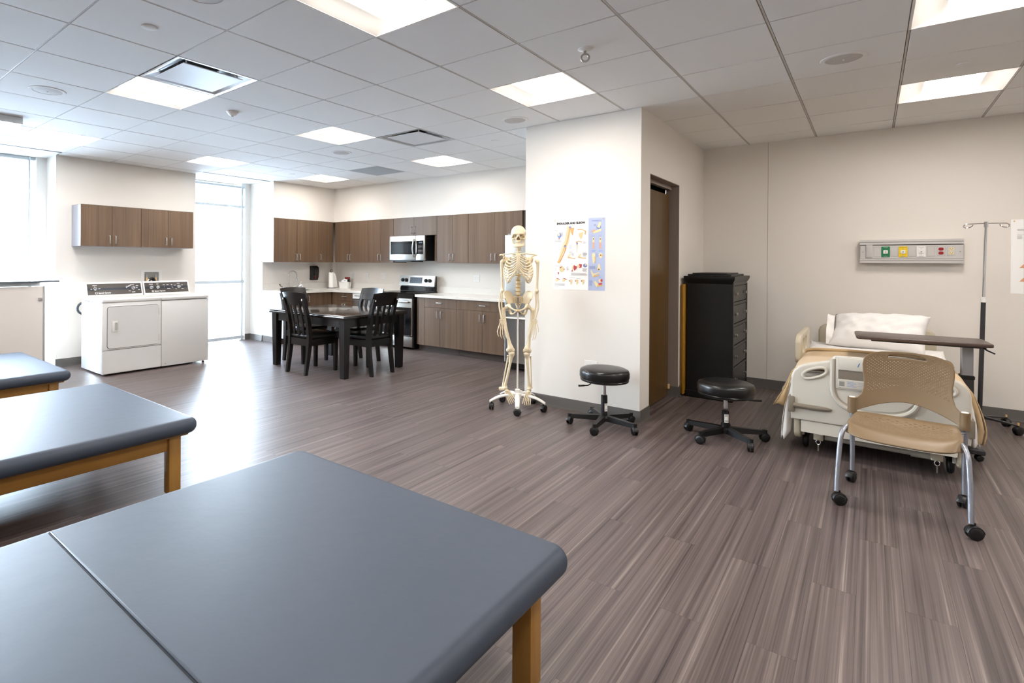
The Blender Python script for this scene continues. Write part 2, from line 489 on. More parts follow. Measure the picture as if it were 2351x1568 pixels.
# walls
struct('wall_left', B().box(XG - .07, XW, -.02, 1.81, 0, H), 'wall_paint')
struct('wall_left_kitchen', B().box(XG - .07, XW, 2.99, YK + .18, 0, H), 'wall_paint')
struct('wall_left_far', B().box(XG - .07, XW, YF - .1, -2.6, 0, H), 'wall_paint')
struct('wall_kitchen', B().box(XW, CX0, YK, YK + .18, 0, H), 'wall_paint')
struct('wall_soffit', B().prism([(XW, 2.98), (-6.01, 2.98), (-6.01, 4.29), (CX0, 4.29), (CX0, YK), (XW, YK)], 2.092, H, 'XY'), 'wall_paint')
struct('wall_closet_front', B().box(CX0, CX1, CY, CY + .12, 0, H), 'wall_paint')
struct('wall_closet_left', B().box(CX0, CX0 + .1, CY + .12, YK, 0, H), 'wall_paint')
DY0, DY1, DZ = 2.685, 3.62, 2.168
struct('wall_closet_side', B().box(CX1 - .13, CX1, CY + .12, DY0, 0, H).box(CX1 - .13, CX1, DY1, YB, 0, H).box(CX1 - .13, CX1, DY0, DY1, DZ, H), 'wall_paint')
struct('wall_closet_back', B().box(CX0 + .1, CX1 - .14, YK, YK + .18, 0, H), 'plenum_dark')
struct('wall_bed', B().box(CX1 - .12, .7895, YB, YB + .14, 0, H).box(.7925, XR, YB, YB + .14, 0, H), 'wall_paint')
struct('trim_1', B().box(.7895, .7925, YB + .004, YB + .02, .1, H), 'baseboard_grey')
struct('wall_right', B().box(XR, XR + .12, YF - .1, YB + .14, 0, H), 'wall_paint')
struct('wall_front', B().box(-6.9, XR, YF - .12, YF, 0, H), 'wall_paint')
# baseboards with a coved toe
def base_y(name, x0, x1, y, out):        # board on a wall that runs along x, facing out = -1/+1 in y
    t = .009 * out
    return struct(name, B().prism([(y, 0), (y, .1), (y + t * .7, .1), (y + t, .094), (y + t, .018), (y + t * 1.7, .006), (y + t * 3.0, .001), (y + t * 3.0, 0)], x0, x1, 'YZ'), 'baseboard_grey')
def base_x(name, y0, y1, x, out):
    t = .009 * out
    return struct(name, B().prism([(x, 0), (x, .1), (x + t * .7, .1), (x + t, .094), (x + t, .018), (x + t * 1.7, .006), (x + t * 3.0, .001), (x + t * 3.0, 0)], y0, y1, 'XZ'), 'baseboard_grey')
def base_wrap(name, path, prof):      # path: list of (x, y, nx, ny) where (nx, ny) is the outward mitre direction
    rings = [[(x + nx * d, y + ny * d, z) for d, z in prof] for x, y, nx, ny in path]
    return struct(name, B().ring_loft(rings), 'baseboard_grey')
BP = [(0, 0), (0, .1), (.0063, .1), (.009, .094), (.009, .018), (.0153, .006), (.027, .001), (.027, 0)]
base_wrap('baseboard_closet', [(CX0 - .009, CY, 0, -1), (CX1, CY, 1, -1), (CX1, DY0, 1, 0)], BP)
base_x('baseboard_alcove', DY1, YB, CX1, 1)
base_y('baseboard_jamb', CX1 - .115, CX1 + .009, DY1, -1)
base_y('baseboard_bed', CX1, XR, YB, -1)
base_x('baseboard_left', -.02, 1.81, XW, 1)
base_y('baseboard_window', -6.72, XW, 2.99, -1)
base_x('baseboard_window_jamb', 2.895, 2.99, -6.72, 1)

# ceiling: deck, tiles on a tee grid
ceil = struct('ceiling', B().box(-6.95, XR + .1, YF - .1, 4.85, H + .12, H + .2), 'plenum_dark')
struct('plenum_light_skirt', B().box(-6.95, XR + .1, 4.85, 4.9, H - .01, H + .2).box(-6.95, XR + .1, YF - .15, YF - .1, H - .01, H + .2).box(-7.0, -6.95, YF - .15, 4.9, H - .01, H + .2).box(XR + .1, XR + .15, YF - .15, 4.9, H - .01, H + .2), 'plenum_dark')  # unseen skirt added to keep sky light out of the plenum
LIGHTS = [(u, j) for u in (-9, -5, -1, 3) for j in (-1, 2, 5) if (u, j) != (-1, 5)] + [(u, j) for u in (-9, -5, -1, 3) for j in (-4,)] + [(7, -1), (7, 2), (7, 5)]  # the last three are unseen, added to brighten the bed wall
DIFF = [(-4, -1), (-4, 3)]; RET = [(-7, 5)]
skip = set(LIGHTS + DIFF + RET)
tm = B().box(.0085, T - .0085, .0055, T - .0055, H, H + .018, .0015, 1).mesh('tile'); tm.materials.append(MATS['ceiling_tile'])
for u in range(-10, 11):
    for j in range(-8, 8):
        if (u, j) in skip: continue
        put('tile', tm, ceil, (u * T, j * T, 0))
cm = B().box(XW, -10 * T - .0085, .007, T - .007, H, H + .018).mesh('border_tile'); cm.materials.append(MATS['ceiling_tile'])
for j in range(0, 3):
    if j == 2: cm = B().box(XW, -10 * T - .0085, .007, 1.81 - 2 * T, H, H + .018).mesh('border_tile'); cm.materials.append(MATS['ceiling_tile'])
    put('border_tile', cm, ceil, (0, j * T, 0))
for u in range(-10, 11):
    B().box(u * T - .005, u * T + .005, YF, 4.86, H + .002, H + .034).ob('main_tee', 'ceiling_tee', ceil)
for j in range(-7, 9):
    B().box(-6.096, XR, j * T - .003, j * T + .003, H + .003, H + .03).ob('cross_tee', 'ceiling_tee', ceil)
# window bays: white head panel and a dark shade slot at the edge of the grid
struct('trim_2', B().box(XG - .07, -6.135, 1.81, 2.99, H, H + .03), 'wall_white')
struct('trim_3', B().box(XG - .07, -6.135, -2.6, -.02, H, H + .03), 'wall_white')
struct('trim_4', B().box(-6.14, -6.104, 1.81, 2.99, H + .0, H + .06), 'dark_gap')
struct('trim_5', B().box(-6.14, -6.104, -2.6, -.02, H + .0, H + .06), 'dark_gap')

# windows
def window(name, y0, y1, rails, mull, jamb):
    # y0..y1 clear opening, rails = list of (z0, z1), mull = list of (y0, y1)
    w0 = bpy.data.objects.new(name, None); COL.objects.link(w0); w0['kind'] = 'structure'; w0.location = (0, 0, 0)
    for a, b in jamb: B().box(XG - .07, -6.72, a, b, 0, H).ob('jamb', 'wall_white', w0)
    for a, b in mull: B().box(XG - .04, XG + .03, a, b, .0, H, .004, 1).ob('mullion', 'window_frame', w0)
    for a, b in rails: B().box(XG - .035, XG + .025, y0, y1, a, b, .004, 1).ob('rail', 'window_frame', w0)
    ys = [y0] + [v for m_ in mull for v in m_] + [y1]; ys = sorted(ys)
    zs = sorted([0] + [v for r in rails for v in r] + [H])
    for i in range(0, len(ys), 2):
        if ys[i + 1] - ys[i] < .06: continue
        for k in range(0, len(zs), 2):
            if zs[k + 1] - zs[k] < .05: continue
            B().box(XG - .008, XG + .004, ys[i] + .001, ys[i + 1] - .001, zs[k], zs[k + 1]).ob('pane', 'window_glass', w0)
    return w0
window('window_1', -2.6, -.13, [(.02, .08), (2.66, 2.70)], [(-2.6, -2.54), (-1.4, -1.34), (-.21, -.185)], [(-.13, -.02)])
w2 = window('window_2', 1.81, 2.895, [(.02, .075), (.985, 1.035), (2.285, 2.325), (2.625, 2.66)], [(1.81, 1.87), (2.84, 2.875)], [(2.895, 2.99)])
B().box(XG + .005, XG + .02, 2.768, 2.776, .08, 2.28).ob('sash_bar', 'steel_dark', w2)

# closet door
door = struct('door_1', B().box(.02, .058, DY0 + .004, DY1 - .035, .012, 2.072), 'door_wood')
B().box(CX1 - .132, CX1 + .001, DY1 - .004, DY1 + .002, 0, DZ).box(CX1 - .132, CX1 + .001, DY0 - .002, DY0 + .004, 0, DZ).box(CX1 - .132, CX1 + .001, DY0, DY1, DZ - .004, DZ + .002).ob('door_frame', 'door_jamb', door)
B().box(.018, .024, DY0 + .004, DY1 - .004, 2.135, DZ).box(.070, .076, DY0 + .004, DY1 - .004, 2.125, DZ).box(.018, .076, DY0 + .004, DY1 - .004, DZ - .006, DZ).ob('track', 'door_jamb', door)
B().cyl((.040, 3.53, 2.072), (.040, 3.53, 2.13), .007, n=10).box(.028, .052, 3.50, 3.56, 2.072, 2.077).ob('pivot', 'chrome', door)
B().box(.058, .075, 3.565, 3.60, .075, .125, .004, 1).ob('bolt_bracket', 'ink_bone', door)
struct('closet_shade_sheet', B().box(-.2, -.19, CY + .13, YK - .01, 0, H), 'dark_gap')  # dark sheet painted as the closet's shade behind the door

# ------------------------------------------------------------------ ceiling fittings
def make_light():
    t = thing('ceiling_light', '', 'ceiling light', (0, 0, H))
    a = .297
    prof = [(-a, .0), (-.285, .004)] + [(-.285 + .125 * k / 8, .004 + .030 * math.sin(PI / 2 * k / 8)) for k in range(1, 9)]
    def refl(sgn):
        b = B(); pts = [(sgn * x, z) for x, z in prof]; th = .004
        b.grid(lambda u, v: (pts[round(u * (len(pts) - 1))][0], -a + 2 * a * v, pts[round(u * (len(pts) - 1))][1]), len(pts) - 1, 1)
        return b
    for s in (-1, 1): refl(s).ob('reflector', 'light_reflector', t)
    full = prof + [(-x, z) for x, z in reversed(prof)]
    for s in (-1, 1): B().prism(full, s * a, s * (a + .003), 'XZ').ob('end_plate', 'light_reflector', t)
    B().box(-a, a, -a, a, .040, .10).ob('housing', 'frame_white', t)
    n = 10
    B().grid(lambda u, v: (-.162 + .324 * u, -.297 + .594 * v, .034 - .026 * math.sin(PI * u)), n, 1).ob('lens', 'lamp_lens', t)
    b = B()
    for s in (-1, 1):
        b.box(s * .303 - .006, s * .303 + .006, -.303, .303, -.001, .006); b.box(-.303, .303, s * .303 - .004, s * .303 + .004, -.001, .006)
    b.ob('trim_frame', 'light_reflector', t)
    return t
lname = {(-9, -1): 'lit ceiling light above the window-side partition, left of the laundry wall', (-9, 2): 'lit ceiling light nearest the narrow window bay', (-9, 5): 'lit ceiling light in the far corner above the kitchen sink',
 (-5, -1): 'lit ceiling light touching the square chrome-edged air diffuser', (-5, 2): 'lit ceiling light over the dining table', (-5, 5): 'lit ceiling light in front of the upper cabinets above the range',
 (-1, -1): 'large lit ceiling light cut by the top edge, nearest the camera', (-1, 2): 'lit ceiling light in front of the poster wall, above the skeleton', (3, -1): 'lit ceiling light behind the camera on the bed side',
 (3, 2): 'lit ceiling light cut by the top right corner', (3, 5): 'lit ceiling light above the hospital bed', (-9, -4): 'lit ceiling light behind the camera beside the windows', (-5, -4): 'lit ceiling light behind the camera over the far treatment table',
 (-1, -4): 'lit ceiling light behind the camera over the near treatment table', (3, -4): 'lit ceiling light in the corner behind the camera', (7, -1): 'unseen added ceiling light out of frame to the right of the camera', (7, 2): 'unseen added ceiling light out of frame beyond the right edge', (7, 5): 'unseen added ceiling light out of frame right of the bed'}
L0 = make_light(); first = True
for u, j in LIGHTS:
    loc = ((u + .5) * T, (j + .5) * T, H)
    if first: L0.location = loc; L0['label'] = lname[(u, j)]; L0['group'] = 'recessed ceiling lights'; first = False
    else: dup(L0, loc, 0, lname[(u, j)], 'recessed ceiling lights')

def diffuser(u, j, label):
    t = thing('air_diffuser', label, 'air diffuser', ((u + .5) * T, (j + .5) * T, H), 0, 'square air diffusers')
    a = .297
    rings = []
    for ins, z in ((0, 0), (.016, .0), (.03, .008), (.06, .022), (.10, .04), (.14, .09)):
        rings.append([(-a + ins, -a + ins, z), (a - ins, -a + ins, z), (a - ins, a - ins, z), (-a + ins, a - ins, z)])
    B().ring_loft(rings, caps=False).ob('frame', 'diffuser_frame', t)
    B().lathe([(.14, .088), (.14, .10), (.001, .10)], n=28).ob('neck', 'dark_gap', t)
    B().box(-a, a, -a, a, .101, .112).ob('back_pan', 'diffuser_frame', t)
    B().box(-.222, .222, -.222, .222, -.003, .003, .002, 1).ob('plate', 'diffuser_plate', t)
    for sx in (-1, 1):
        for sy in (-1, 1): B().cyl((sx * .19, sy * .19, .01), (sx * .19, sy * .19, .095), .006, n=8).ob('hanger', 'diffuser_frame', t)
diffuser(-4, -1, 'square chrome-edged air diffuser touching a lit ceiling light')
diffuser(-4, 3, 'square chrome-edged air diffuser between the dining table and the closet wall')
t = thing('return_grille', 'flat grey perforated return air grille in the kitchen ceiling', 'air grille', (-6.5 * T, 5.5 * T, H))
B().box(-.3, .3, -.3, .3, .0, .012, .003, 1).ob('frame', 'ceiling_tee', t)
b = B()
for k in range(23): b.box(-.28, .28, -.275 + k * .025 - .008, -.275 + k * .025 + .008, -.003, .004)
b.ob('louvre_face', 'grille_grey', t)['kind'] = 'stuff'
def spk(u, j, label):
    t = thing('ceiling_speaker', label, 'speaker', ((u + .5) * T, (j + .5) * T, H), 0, 'round ceiling speakers')
    B().lathe([(.125, .004), (.125, -.001), (.121, -.005), (.100, -.006), (.098, -.004), (.098, .004)], n=40).ob('rim', 'ceiling_tile', t)
    B().lathe([(.001, -.0085), (.04, -.008), (.08, -.006), (.0985, -.003), (.0985, .002)], n=40).ob('grille', 'speaker_grille', t)
    B().ball((0, 0, -.008), .006, 8, 6).ob('badge', 'ceiling_tile', t)
spk(-6, -2, 'round white ceiling speaker left of the lit light and diffuser pair')
spk(-2, -2, 'round white ceiling speaker cut by the top edge')
spk(-6, 3, 'round ceiling speaker over the dining table, beyond a lit light')
spk(-2, 3, 'round ceiling speaker right above the corner of the closet wall')
spk(2, 3, 'large round ceiling speaker above the bed alcove')
def spr(u, j, label):
    o = B().lathe([(.001, -.007), (.036, -.007), (.040, -.005), (.041, -.001)], n=28).lathe([(.030, -.002), (.030, .004)], n=20).ob('sprinkler_cover', 'ceiling_tile', None, ((u + .5) * T, (j + .5) * T, H))
    tag(o, label, 'sprinkler cover', 'concealed sprinkler covers')
spr(-3, -2, 'small round sprinkler cover near the top left of the ceiling')
spr(3, 4, 'small round sprinkler cover beside the light above the bed')
spr(-3, 4, 'small round sprinkler cover between the diffuser and the closet wall')
spr(-9, 4, 'small round sprinkler cover near the far window bay')
t = thing('smoke_detector', 'small white domed smoke detector on the ceiling', 'smoke detector', (-4.5 * T, .52 * T, H))
B().lathe([(.052, .0), (.052, -.008), (.047, -.016), (.040, -.018)], n=28).ob('base', 'white_plastic', t)
B().lathe([(.040, -.018), (.034, -.032), (.022, -.040), (.001, -.041)], n=28).ob('dome', 'white_plastic', t)
B().lathe([(.012, -.040), (.010, -.047), (.001, -.048)], n=14).ob('sensor', 'key_grey', t)
t = thing('eye_hook', 'metal eye bolt hanging from a white round ceiling plate', 'eye bolt', (.47 * T, 1.54 * T, H))
B().lathe([(.045, 0), (.045, -.004), (.030, -.010), (.012, -.014), (.001, -.014)], n=28).ob('plate', 'white_plastic', t)
B().cyl((0, 0, -.012), (0, 0, -.035), .008, n=10).ob('shank', 'steel', t)
B().tube([(.021 * math.cos(a), .012 * math.cos(a), -.056 + .023 * math.sin(a)) for a in [2 * PI * k / 20 for k in range(20)]], .0065, 8, closed=True).ob('ring', 'steel', t)
t = thing('linear_light', 'white surface-mounted linear light at the left edge of the ceiling', 'ceiling light', (-4.63, -.80, H))
B().box(-.13, .13, -1.2, 0, -.062, .0, .006, 2).ob('housing', 'frame_white', t)
B().box(-.118, .118, -1.19, -.01, -.066, -.060, .002, 1).ob('diffuser', 'lamp_tube', t)
# ================================================================== treatment tables
def treatment_table():
    t = thing('treatment_table', '', 'treatment table', (0, 0, 0), 0, 'padded treatment tables')
    Wd, Z1, Z0 = 1.44, .445, .357
    b = B().softslab(-Wd / 2, Wd / 2, -2.13, 0, Z0, Z1, .065, .042, 8, 8)
    b.ob('cushion', 'navy_vinyl', t, angle=60)
    B().tube([(-Wd / 2 + .004, -1.072, Z1 - .03), (-Wd / 2 + .016, -1.072, Z1 - .011), (-Wd / 2 + .045, -1.072, Z1 - .0005), (0, -1.072, Z1 + .0005), (Wd / 2 - .045, -1.072, Z1 - .0005), (Wd / 2 - .016, -1.072, Z1 - .011), (Wd / 2 - .004, -1.072, Z1 - .03)], .0048, 8).ob('piping', 'navy_vinyl', t)
    B().box(-Wd / 2 + .045, Wd / 2 - .045, -1.080, -1.078, Z1 - .002, Z1 + .0006).ob('seam', 'dark_gap', t)
    lx, ly0, ly1, s = Wd / 2 - .110, -.115, -2.02, .034
    for sx in (-1, 1):
        for ly in (ly0, ly1): B().box(sx * lx - s, sx * lx + s, ly - s, ly + s, .01, Z0, .003, 2).ob('leg', 'maple', t)
        B().box(sx * (lx + .006) - .012, sx * (lx + .006) + .012, ly1 + s, ly0 - s, Z0 - .095, Z0 - .001, .002, 1).ob('rail', 'maple_y', t)
        for ly in (ly0, ly1): B().lathe([(.02, 0), (.02, .004), (.014, .01)], (sx * lx, ly, 0), 14).ob('glide', 'black_plastic', t)
    for ly in (ly0, ly1): B().box(-lx + s, lx - s, ly - .012, ly + .012, Z0 - .095, Z0 - .001, .002, 1).ob('rail', 'maple_x', t)
    B().box(-Wd / 2 + .05, Wd / 2 - .05, -2.08, -.05, Z0 - .012, Z0 + .006).ob('deck_board', 'maple', t)
    return t
grain('maple_y', ('#8a6027', '#9c6f30', '#a57c3c'), (20, 1.0, 20), 0.4, lo=.3, hi=.7)
grain('maple_x', ('#8a6027', '#9c6f30', '#a57c3c'), (1.0, 20, 20), 0.4, lo=.3, hi=.7)
tt = treatment_table()
tt.location = (.205, -.600, 0); tt['label'] = 'nearest navy padded treatment table filling the lower left, with a seam across'
dup(tt, (-2.10, -.672, 0), 0, 'middle navy padded treatment table, between the nearest one and the far one')
dup(tt, (-4.205, -.69, 0), 0, 'farthest navy padded treatment table, beside the beige partition')

# ================================================================== beige partition with a thin dark top by the window
t = thing('workstation_partition', 'beige panel workstation with a thin dark top in front of the left window', 'partition', (-5.86, -1.0, 0))
B().box(-.03, 0, -1.0, .722, .02, 1.055, .003, 1).ob('panel', 'partition_beige', t)
B().box(-.035, .004, .722, .740, .0, 1.06, .002, 1).ob('edge_post', 'alu', t)
B().box(-.42, -.03, -1.0, .70, 1.058, 1.10).ob('under_shelf', 'window_frame', t)
B().prism([(-.45, -1.0), (.03, -1.0), (.03, .60), (.02, .66), (-.03, .70), (-.05, .74), (-.05, .90), (-.45, .90)], 1.102, 1.118, 'XY').ob('top', 'partition_top', t)
B().box(.0, .012, .668, .713, .89, .925, .003, 1).cyl((.012, .683, .908), (.022, .683, .908), .008, n=10).cyl((.012, .703, .908), (.022, .703, .908), .008, n=10).ob('latch', 'chrome', t)
for y in (-.95, .66): B().box(-.40, -.36, y, y + .04, 0, 1.06, .002, 1).ob('leg', 'alu', t)

# ================================================================== laundry wall
def knob(parent, x, y, z, r=.024, tilt=.3):
    k = B().lathe([(r, 0), (r, .008), (r * .86, .012), (r * .8, .02), (r * .7, .022), (.001, .022)], (0, 0, 0), 20, 'X').ob('knob', 'chrome', parent, (x, y, z))
    k.rotation_euler = (0, -tilt, 0)
    b = B().box(.02, .034, -r * .28, r * .28, -r * .8, r * .8, .003, 1).ob('grip', 'chrome', k); b.rotation_euler = (.5 + random.random(), 0, 0)
    return k
def laundry(name, label, cat, y0, y1):
    t = thing(name, label, cat, (0, 0, 0), 0)
    xf, xb, zt = -5.26, -5.945, .862
    B().box(xb, xf, y0, y1, .022, zt, .006, 2).ob('body', 'white_enamel', t)
    B().box(xb, xf + .006, y0 - .001, y1 + .001, zt + .002, .906, .01, 3).ob('top_panel', 'white_enamel', t)
    # sloped console
    c = B().prism([(xb + .01, .907), (xb + .165, .907), (xb + .165, .925), (xb + .115, 1.075), (xb + .095, 1.086), (xb + .01, 1.086)], y0 + .003, y1 - .003, 'XZ').ob('console', 'white_enamel', t)
    ang = math.atan2(.05, .15)
    def onface(d, yy, h):            # point on the sloped face, h up the slope, d out
        return (xb + .165 - .05 * h / .158 + d * math.cos(ang), yy, .925 + .15 * h / .158 + d * math.sin(ang))
    def strip(nm, m, a, b2, h0, h1, d0, d1):
        P = [onface(d0, a, h0), onface(d0, b2, h0), onface(d1, b2, h0), onface(d1, a, h0), onface(d0, a, h1), onface(d0, b2, h1), onface(d1, b2, h1), onface(d1, a, h1)]
        return B().hexa(P).ob(nm, m, c)
    strip('face_plate', 'console_brown', y0 + .02, y1 - .02, .008, .150, .0, .002)
    strip('stripe', 'console_navy', y0 + .02, y1 - .02, .065, .095, .0015, .0026)
    for x_, yy in ((xb + .05, y0 + .05), (xf - .05, y0 + .05), (xf - .05, y1 - .05), (xb + .05, y1 - .05)):
        B().lathe([(.018, 0), (.018, .01), (.01, .012), (.01, .03)], (x_, yy, 0), 12).ob('foot', 'black_plastic', t)
    for yy in (y0 + .05, y1 - .05): B().cyl((xf + .0, yy, .055), (xf + .004, yy, .055), .006, n=8).ob('screw', 'key_grey', t)
    return t, c, onface, ang, strip
t, c, fc, ang, strip = laundry('clothes_dryer', 'white front-door dryer at the left of the laundry pair', 'dryer', .146, .820)
for yy in (.25, .70): knob(c, *fc(.003, yy, .083), tilt=ang)
rot = (PI / 2 - ang, 0, PI / 2)
text('lettering', 'Speed Queen', .026, 'print_white', c, fc(.003, .285, .022), rot, bold=.0006)
B().tube([Vector(fc(.003, .262 + .013 * math.cos(a), .030 + .011 * math.sin(a))) for a in [2 * PI * k / 14 for k in range(14)]], .0028, 5, closed=True).ob('emblem', 'print_white', c)
for yy, h, wd in ((.25, .128, .05), (.21, .083, .018), (.30, .086, .022), (.25, .112, .012), (.69, .128, .05), (.66, .118, .03), (.635, .108, .04), (.75, .112, .03), (.77, .06, .02), (.70, .030, .04), (.655, .045, .03), (.62, .09, .015), (.745, .085, .02)):
    strip('legend', 'print_white', yy - wd / 2, yy + wd / 2, h - .003, h + .003, .0027, .0031)
xf = -5.26
B().prism(rrect(.196, .790, .318, .818, .033), xf - .001, xf + .0015, 'YZ').ob('door_gap', 'dark_gap', t)
d = B().prism([(y, z) for y, z in rrect(.200, .786, .322, .814, .03)], xf, xf + .012, 'YZ').ob('door', 'white_enamel', t)
B().box(xf + .012, xf + .018, .245, .312, .52, .645, .006, 2).ob('handle', 'white_plastic', d)
B().box(xf + .0178, xf + .0186, .274, .305, .535, .628).ob('handle_recess', 'panel_silver', d)
for z in (.40, .73): B().box(xf + .002, xf + .011, .784, .790, z - .04, z + .04).ob('hinge', 'key_grey', t)
B().box(xf, xf + .003, .147, .819, .300, .304).ob('panel_gap', 'dark_gap', t)
B().box(xf, xf + .007, .148, .818, .028, .298, .004, 1).ob('lower_panel', 'white_enamel', t)
t, c, fc, ang, strip = laundry('washing_machine', 'white top-loading washer at the right of the laundry pair', 'washer', .826, 1.45)
for yy in (.93, 1.015, 1.30): knob(c, *fc(.003, yy, .083), tilt=ang)
text('lettering', 'Speed Queen', .026, 'print_white', c, fc(.003, .968, .022), rot, bold=.0006)
B().tube([Vector(fc(.003, .945 + .013 * math.cos(a), .030 + .011 * math.sin(a))) for a in [2 * PI * k / 14 for k in range(14)]], .0028, 5, closed=True).ob('emblem', 'print_white', c)
for yy, h, wd in ((.93, .128, .05), (1.015, .128, .03), (1.10, .115, .03), (1.15, .115, .03), (1.205, .115, .02), (1.30, .13, .04), (1.25, .105, .03), (1.35, .105, .025), (1.26, .05, .02), (1.35, .05, .03), (1.105, .085, .005), (1.16, .06, .04), (1.205, .09, .004), (1.215, .075, .012)):
    strip('legend', 'print_white', yy - wd / 2, yy + wd / 2, h - .003, h + .003, .0027, .0031)
B().softslab(xf - .46, xf - .02, .86, 1.42, .905, .914, .03, .004).ob('lid', 'white_enamel', t)
B().box(xf, xf + .003, .827, 1.449, .855, .860).ob('panel_gap', 'dark_gap', t)
# hose loop behind the dryer
o = B().tube(bez([(-6.02, .21, .84), (-6.02, .15, .81), (-6.02, .128, .76), (-6.02, .145, .71), (-6.02, .22, .66)], 6), .014, 8).tube([(-6.02, .21, .84), (-6.02, .40, .86)], .014, 8).tube([(-6.02, .22, .66), (-6.02, .40, .60), (-6.02, .45, .02)], .014, 8).ob('dryer_cord', 'partition_top', None)
tag(o, 'dark cord loop sticking out behind the white dryer', 'cord')
# recessed valve box
t = thing('washer_valve_box', 'white recessed valve box with hoses on the wall above the washer', 'valve box', (XW, 1.16, 1.125))
B().plate(rrect(-.145, .145, -.115, .105, .008, 2), [rrect(-.10, .10, -.085, .075, .006, 2)], 0, .008, 'YZ').ob('faceplate', 'white_plastic', t)
B().box(.001, .003, -.10, .10, -.085, .075).ob('recess', 'key_grey', t)
for yy in (-.07, .055):
    v = B().cyl((.015, yy, -.06), (.015, yy, .0), .012, n=12).ob('valve', 'ink_bone', t)
    B().cyl((.015, yy, .0), (.015, yy, .04), .011, n=12).ob('collar', 'print_grey', v)
B().tube(bez([(.02, .03, -.20), (.03, .035, -.07), (.03, .01, -.02), (.03, -.03, -.03), (.025, -.05, -.09)], 6), .018, 10).ob('hose', 'black_plastic', t)
B().tube(bez([(.02, -.03, -.20), (.032, -.02, -.06), (.03, -.045, -.035), (.02, -.07, -.07)], 6), .012, 10).ob('hose', 'white_plastic', t)

# ================================================================== cabinets
def bar_handle(parent, p, vert, out, ln=.1):
    """D handle: p = centre on the door face; out = outward unit vector (x, y)"""
    ox, oy = out; tx, ty = -oy, ox
    def q(s, d): return (p[0] + ox * d + (0 if vert else tx * s), p[1] + oy * d + (0 if vert else ty * s), p[2] + (s if vert else 0))
    h = ln / 2
    return B().tube([q(-h, 0), q(-h, .026), q(-h, .03), q(-h + .004, .032), q(h - .004, .032), q(h, .03), q(h, .026), q(h, 0)], .0052, 8).ob('handle', 'alu', parent)
def cabinet(name, label, cat, loc_face, along, out, width, depth, z0, z1, doors, drawers=(), toe=0.0, side='cabinet_wood', group=None, grainside=True):
    """loc_face: left end of the front plane as seen from the front; along/out unit vectors.
       doors: (a0, a1, z0, z1, handle 'l'/'r'/None, 'lo'/'hi'); drawers: (a0, a1, z0, z1)"""
    t = thing(name, label, cat, (loc_face[0], loc_face[1], 0), 0, group)
    ax, ay = along; ox, oy = out
    def bx(b, a0, a1, d0, d1, zz0, zz1, bev=0):
        xs = sorted([ax * a0 + ox * d0, ax * a1 + ox * d1]); ys = sorted([ay * a0 + oy * d0, ay * a1 + oy * d1])
        return b.box(xs[0], xs[1], ys[0], ys[1], zz0, zz1, bev, 1)
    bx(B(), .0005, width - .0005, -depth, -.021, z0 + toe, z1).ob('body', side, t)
    if z0 > 1.2: bx(B(), 0, width, -depth, .0015, z1 - .001, z1 + .0015).ob('top_trim', 'cabinet_dark', t)
    if toe: bx(B(), .002, width - .002, -depth, -.075, 0.001, toe).ob('toe_kick', 'cabinet_dark', t)
    for a0, a1, zz0, zz1, hs, hp in doors:
        dd = bx(B(), a0 + .0015, a1 - .0015, -.02, 0, zz0 + .0015, zz1 - .0015, .0012).ob('door', 'cabinet_wood', t)
        if hs:
            a = a0 + .035 if hs == 'l' else a1 - .035
            zc = zz0 + .09 if hp == 'lo' else zz1 - .10
            bar_handle(dd, (ax * a, ay * a, zc), True, out)
    for a0, a1, zz0, zz1 in drawers:
        dd = bx(B(), a0 + .0015, a1 - .0015, -.02, 0, zz0 + .0015, zz1 - .0015, .0012).ob('drawer', 'cabinet_wood', t)
        bar_handle(dd, (ax * (a0 + a1) / 2, ay * (a0 + a1) / 2, (zz0 + zz1) / 2 + .005), False, out)
    return t
UW = 'upper wall cabinets'; BC = 'base cabinets'
# above the laundry
for y0, y1, lb in ((.155, .884, 'two-door walnut wall cabinet above the dryer'), (.885, 1.612, 'two-door walnut wall cabinet above the washer')):
    m_ = (y1 - y0) / 2
    cabinet('wall_cabinet', lb, 'cabinet', (XW + .33, y0), (0, 1), (1, 0), y1 - y0, .329, 1.546, 2.075, [(0, m_, 1.546, 2.075, 'r', 'lo'), (m_, y1 - y0, 1.546, 2.075, 'l', 'lo')], side='cabinet_side_glare', group=UW)
# kitchen uppers
ZU0, ZU1 = 1.352, 2.09
cabinet('wall_cabinet', 'two-door walnut wall cabinet above the sink, next to the window', 'cabinet', (-6.01, 2.985), (0, 1), (1, 0), .94, .329, ZU0, ZU1, [(0, .484, ZU0, ZU1, 'r', 'lo'), (.484, .94, ZU0, ZU1, 'l', 'lo')], side='cabinet_side_glare', group=UW)
cabinet('wall_cabinet', 'single-door walnut wall cabinet in the kitchen corner', 'cabinet', (-6.01, 3.926), (0, 1), (1, 0), .345, .329, ZU0, ZU1, [(0, .345, ZU0, ZU1, 'l', 'lo')], group=UW)
ku = [(-5.985, -5.112, (-5.579,), 'two-door walnut wall cabinet right of the kitchen corner'), (-5.111, -4.502, (-4.805,), 'two-door walnut wall cabinet immediately left of the microwave'),
      (-3.571, -2.968, (-3.269,), 'two-door walnut wall cabinet immediately right of the microwave'), (-2.967, -2.054, (-2.513,), 'two-door walnut wall cabinet beside the refrigerator')]
for x0, x1, sp_, lb in ku:
    s_ = sp_[0] - x0
    cabinet('wall_cabinet', lb, 'cabinet', (x0, 4.29), (1, 0), (0, -1), x1 - x0, .329, ZU0, ZU1, [(0, s_, ZU0, ZU1, 'r', 'lo'), (s_, x1 - x0, ZU0, ZU1, 'l', 'lo')], group=UW)
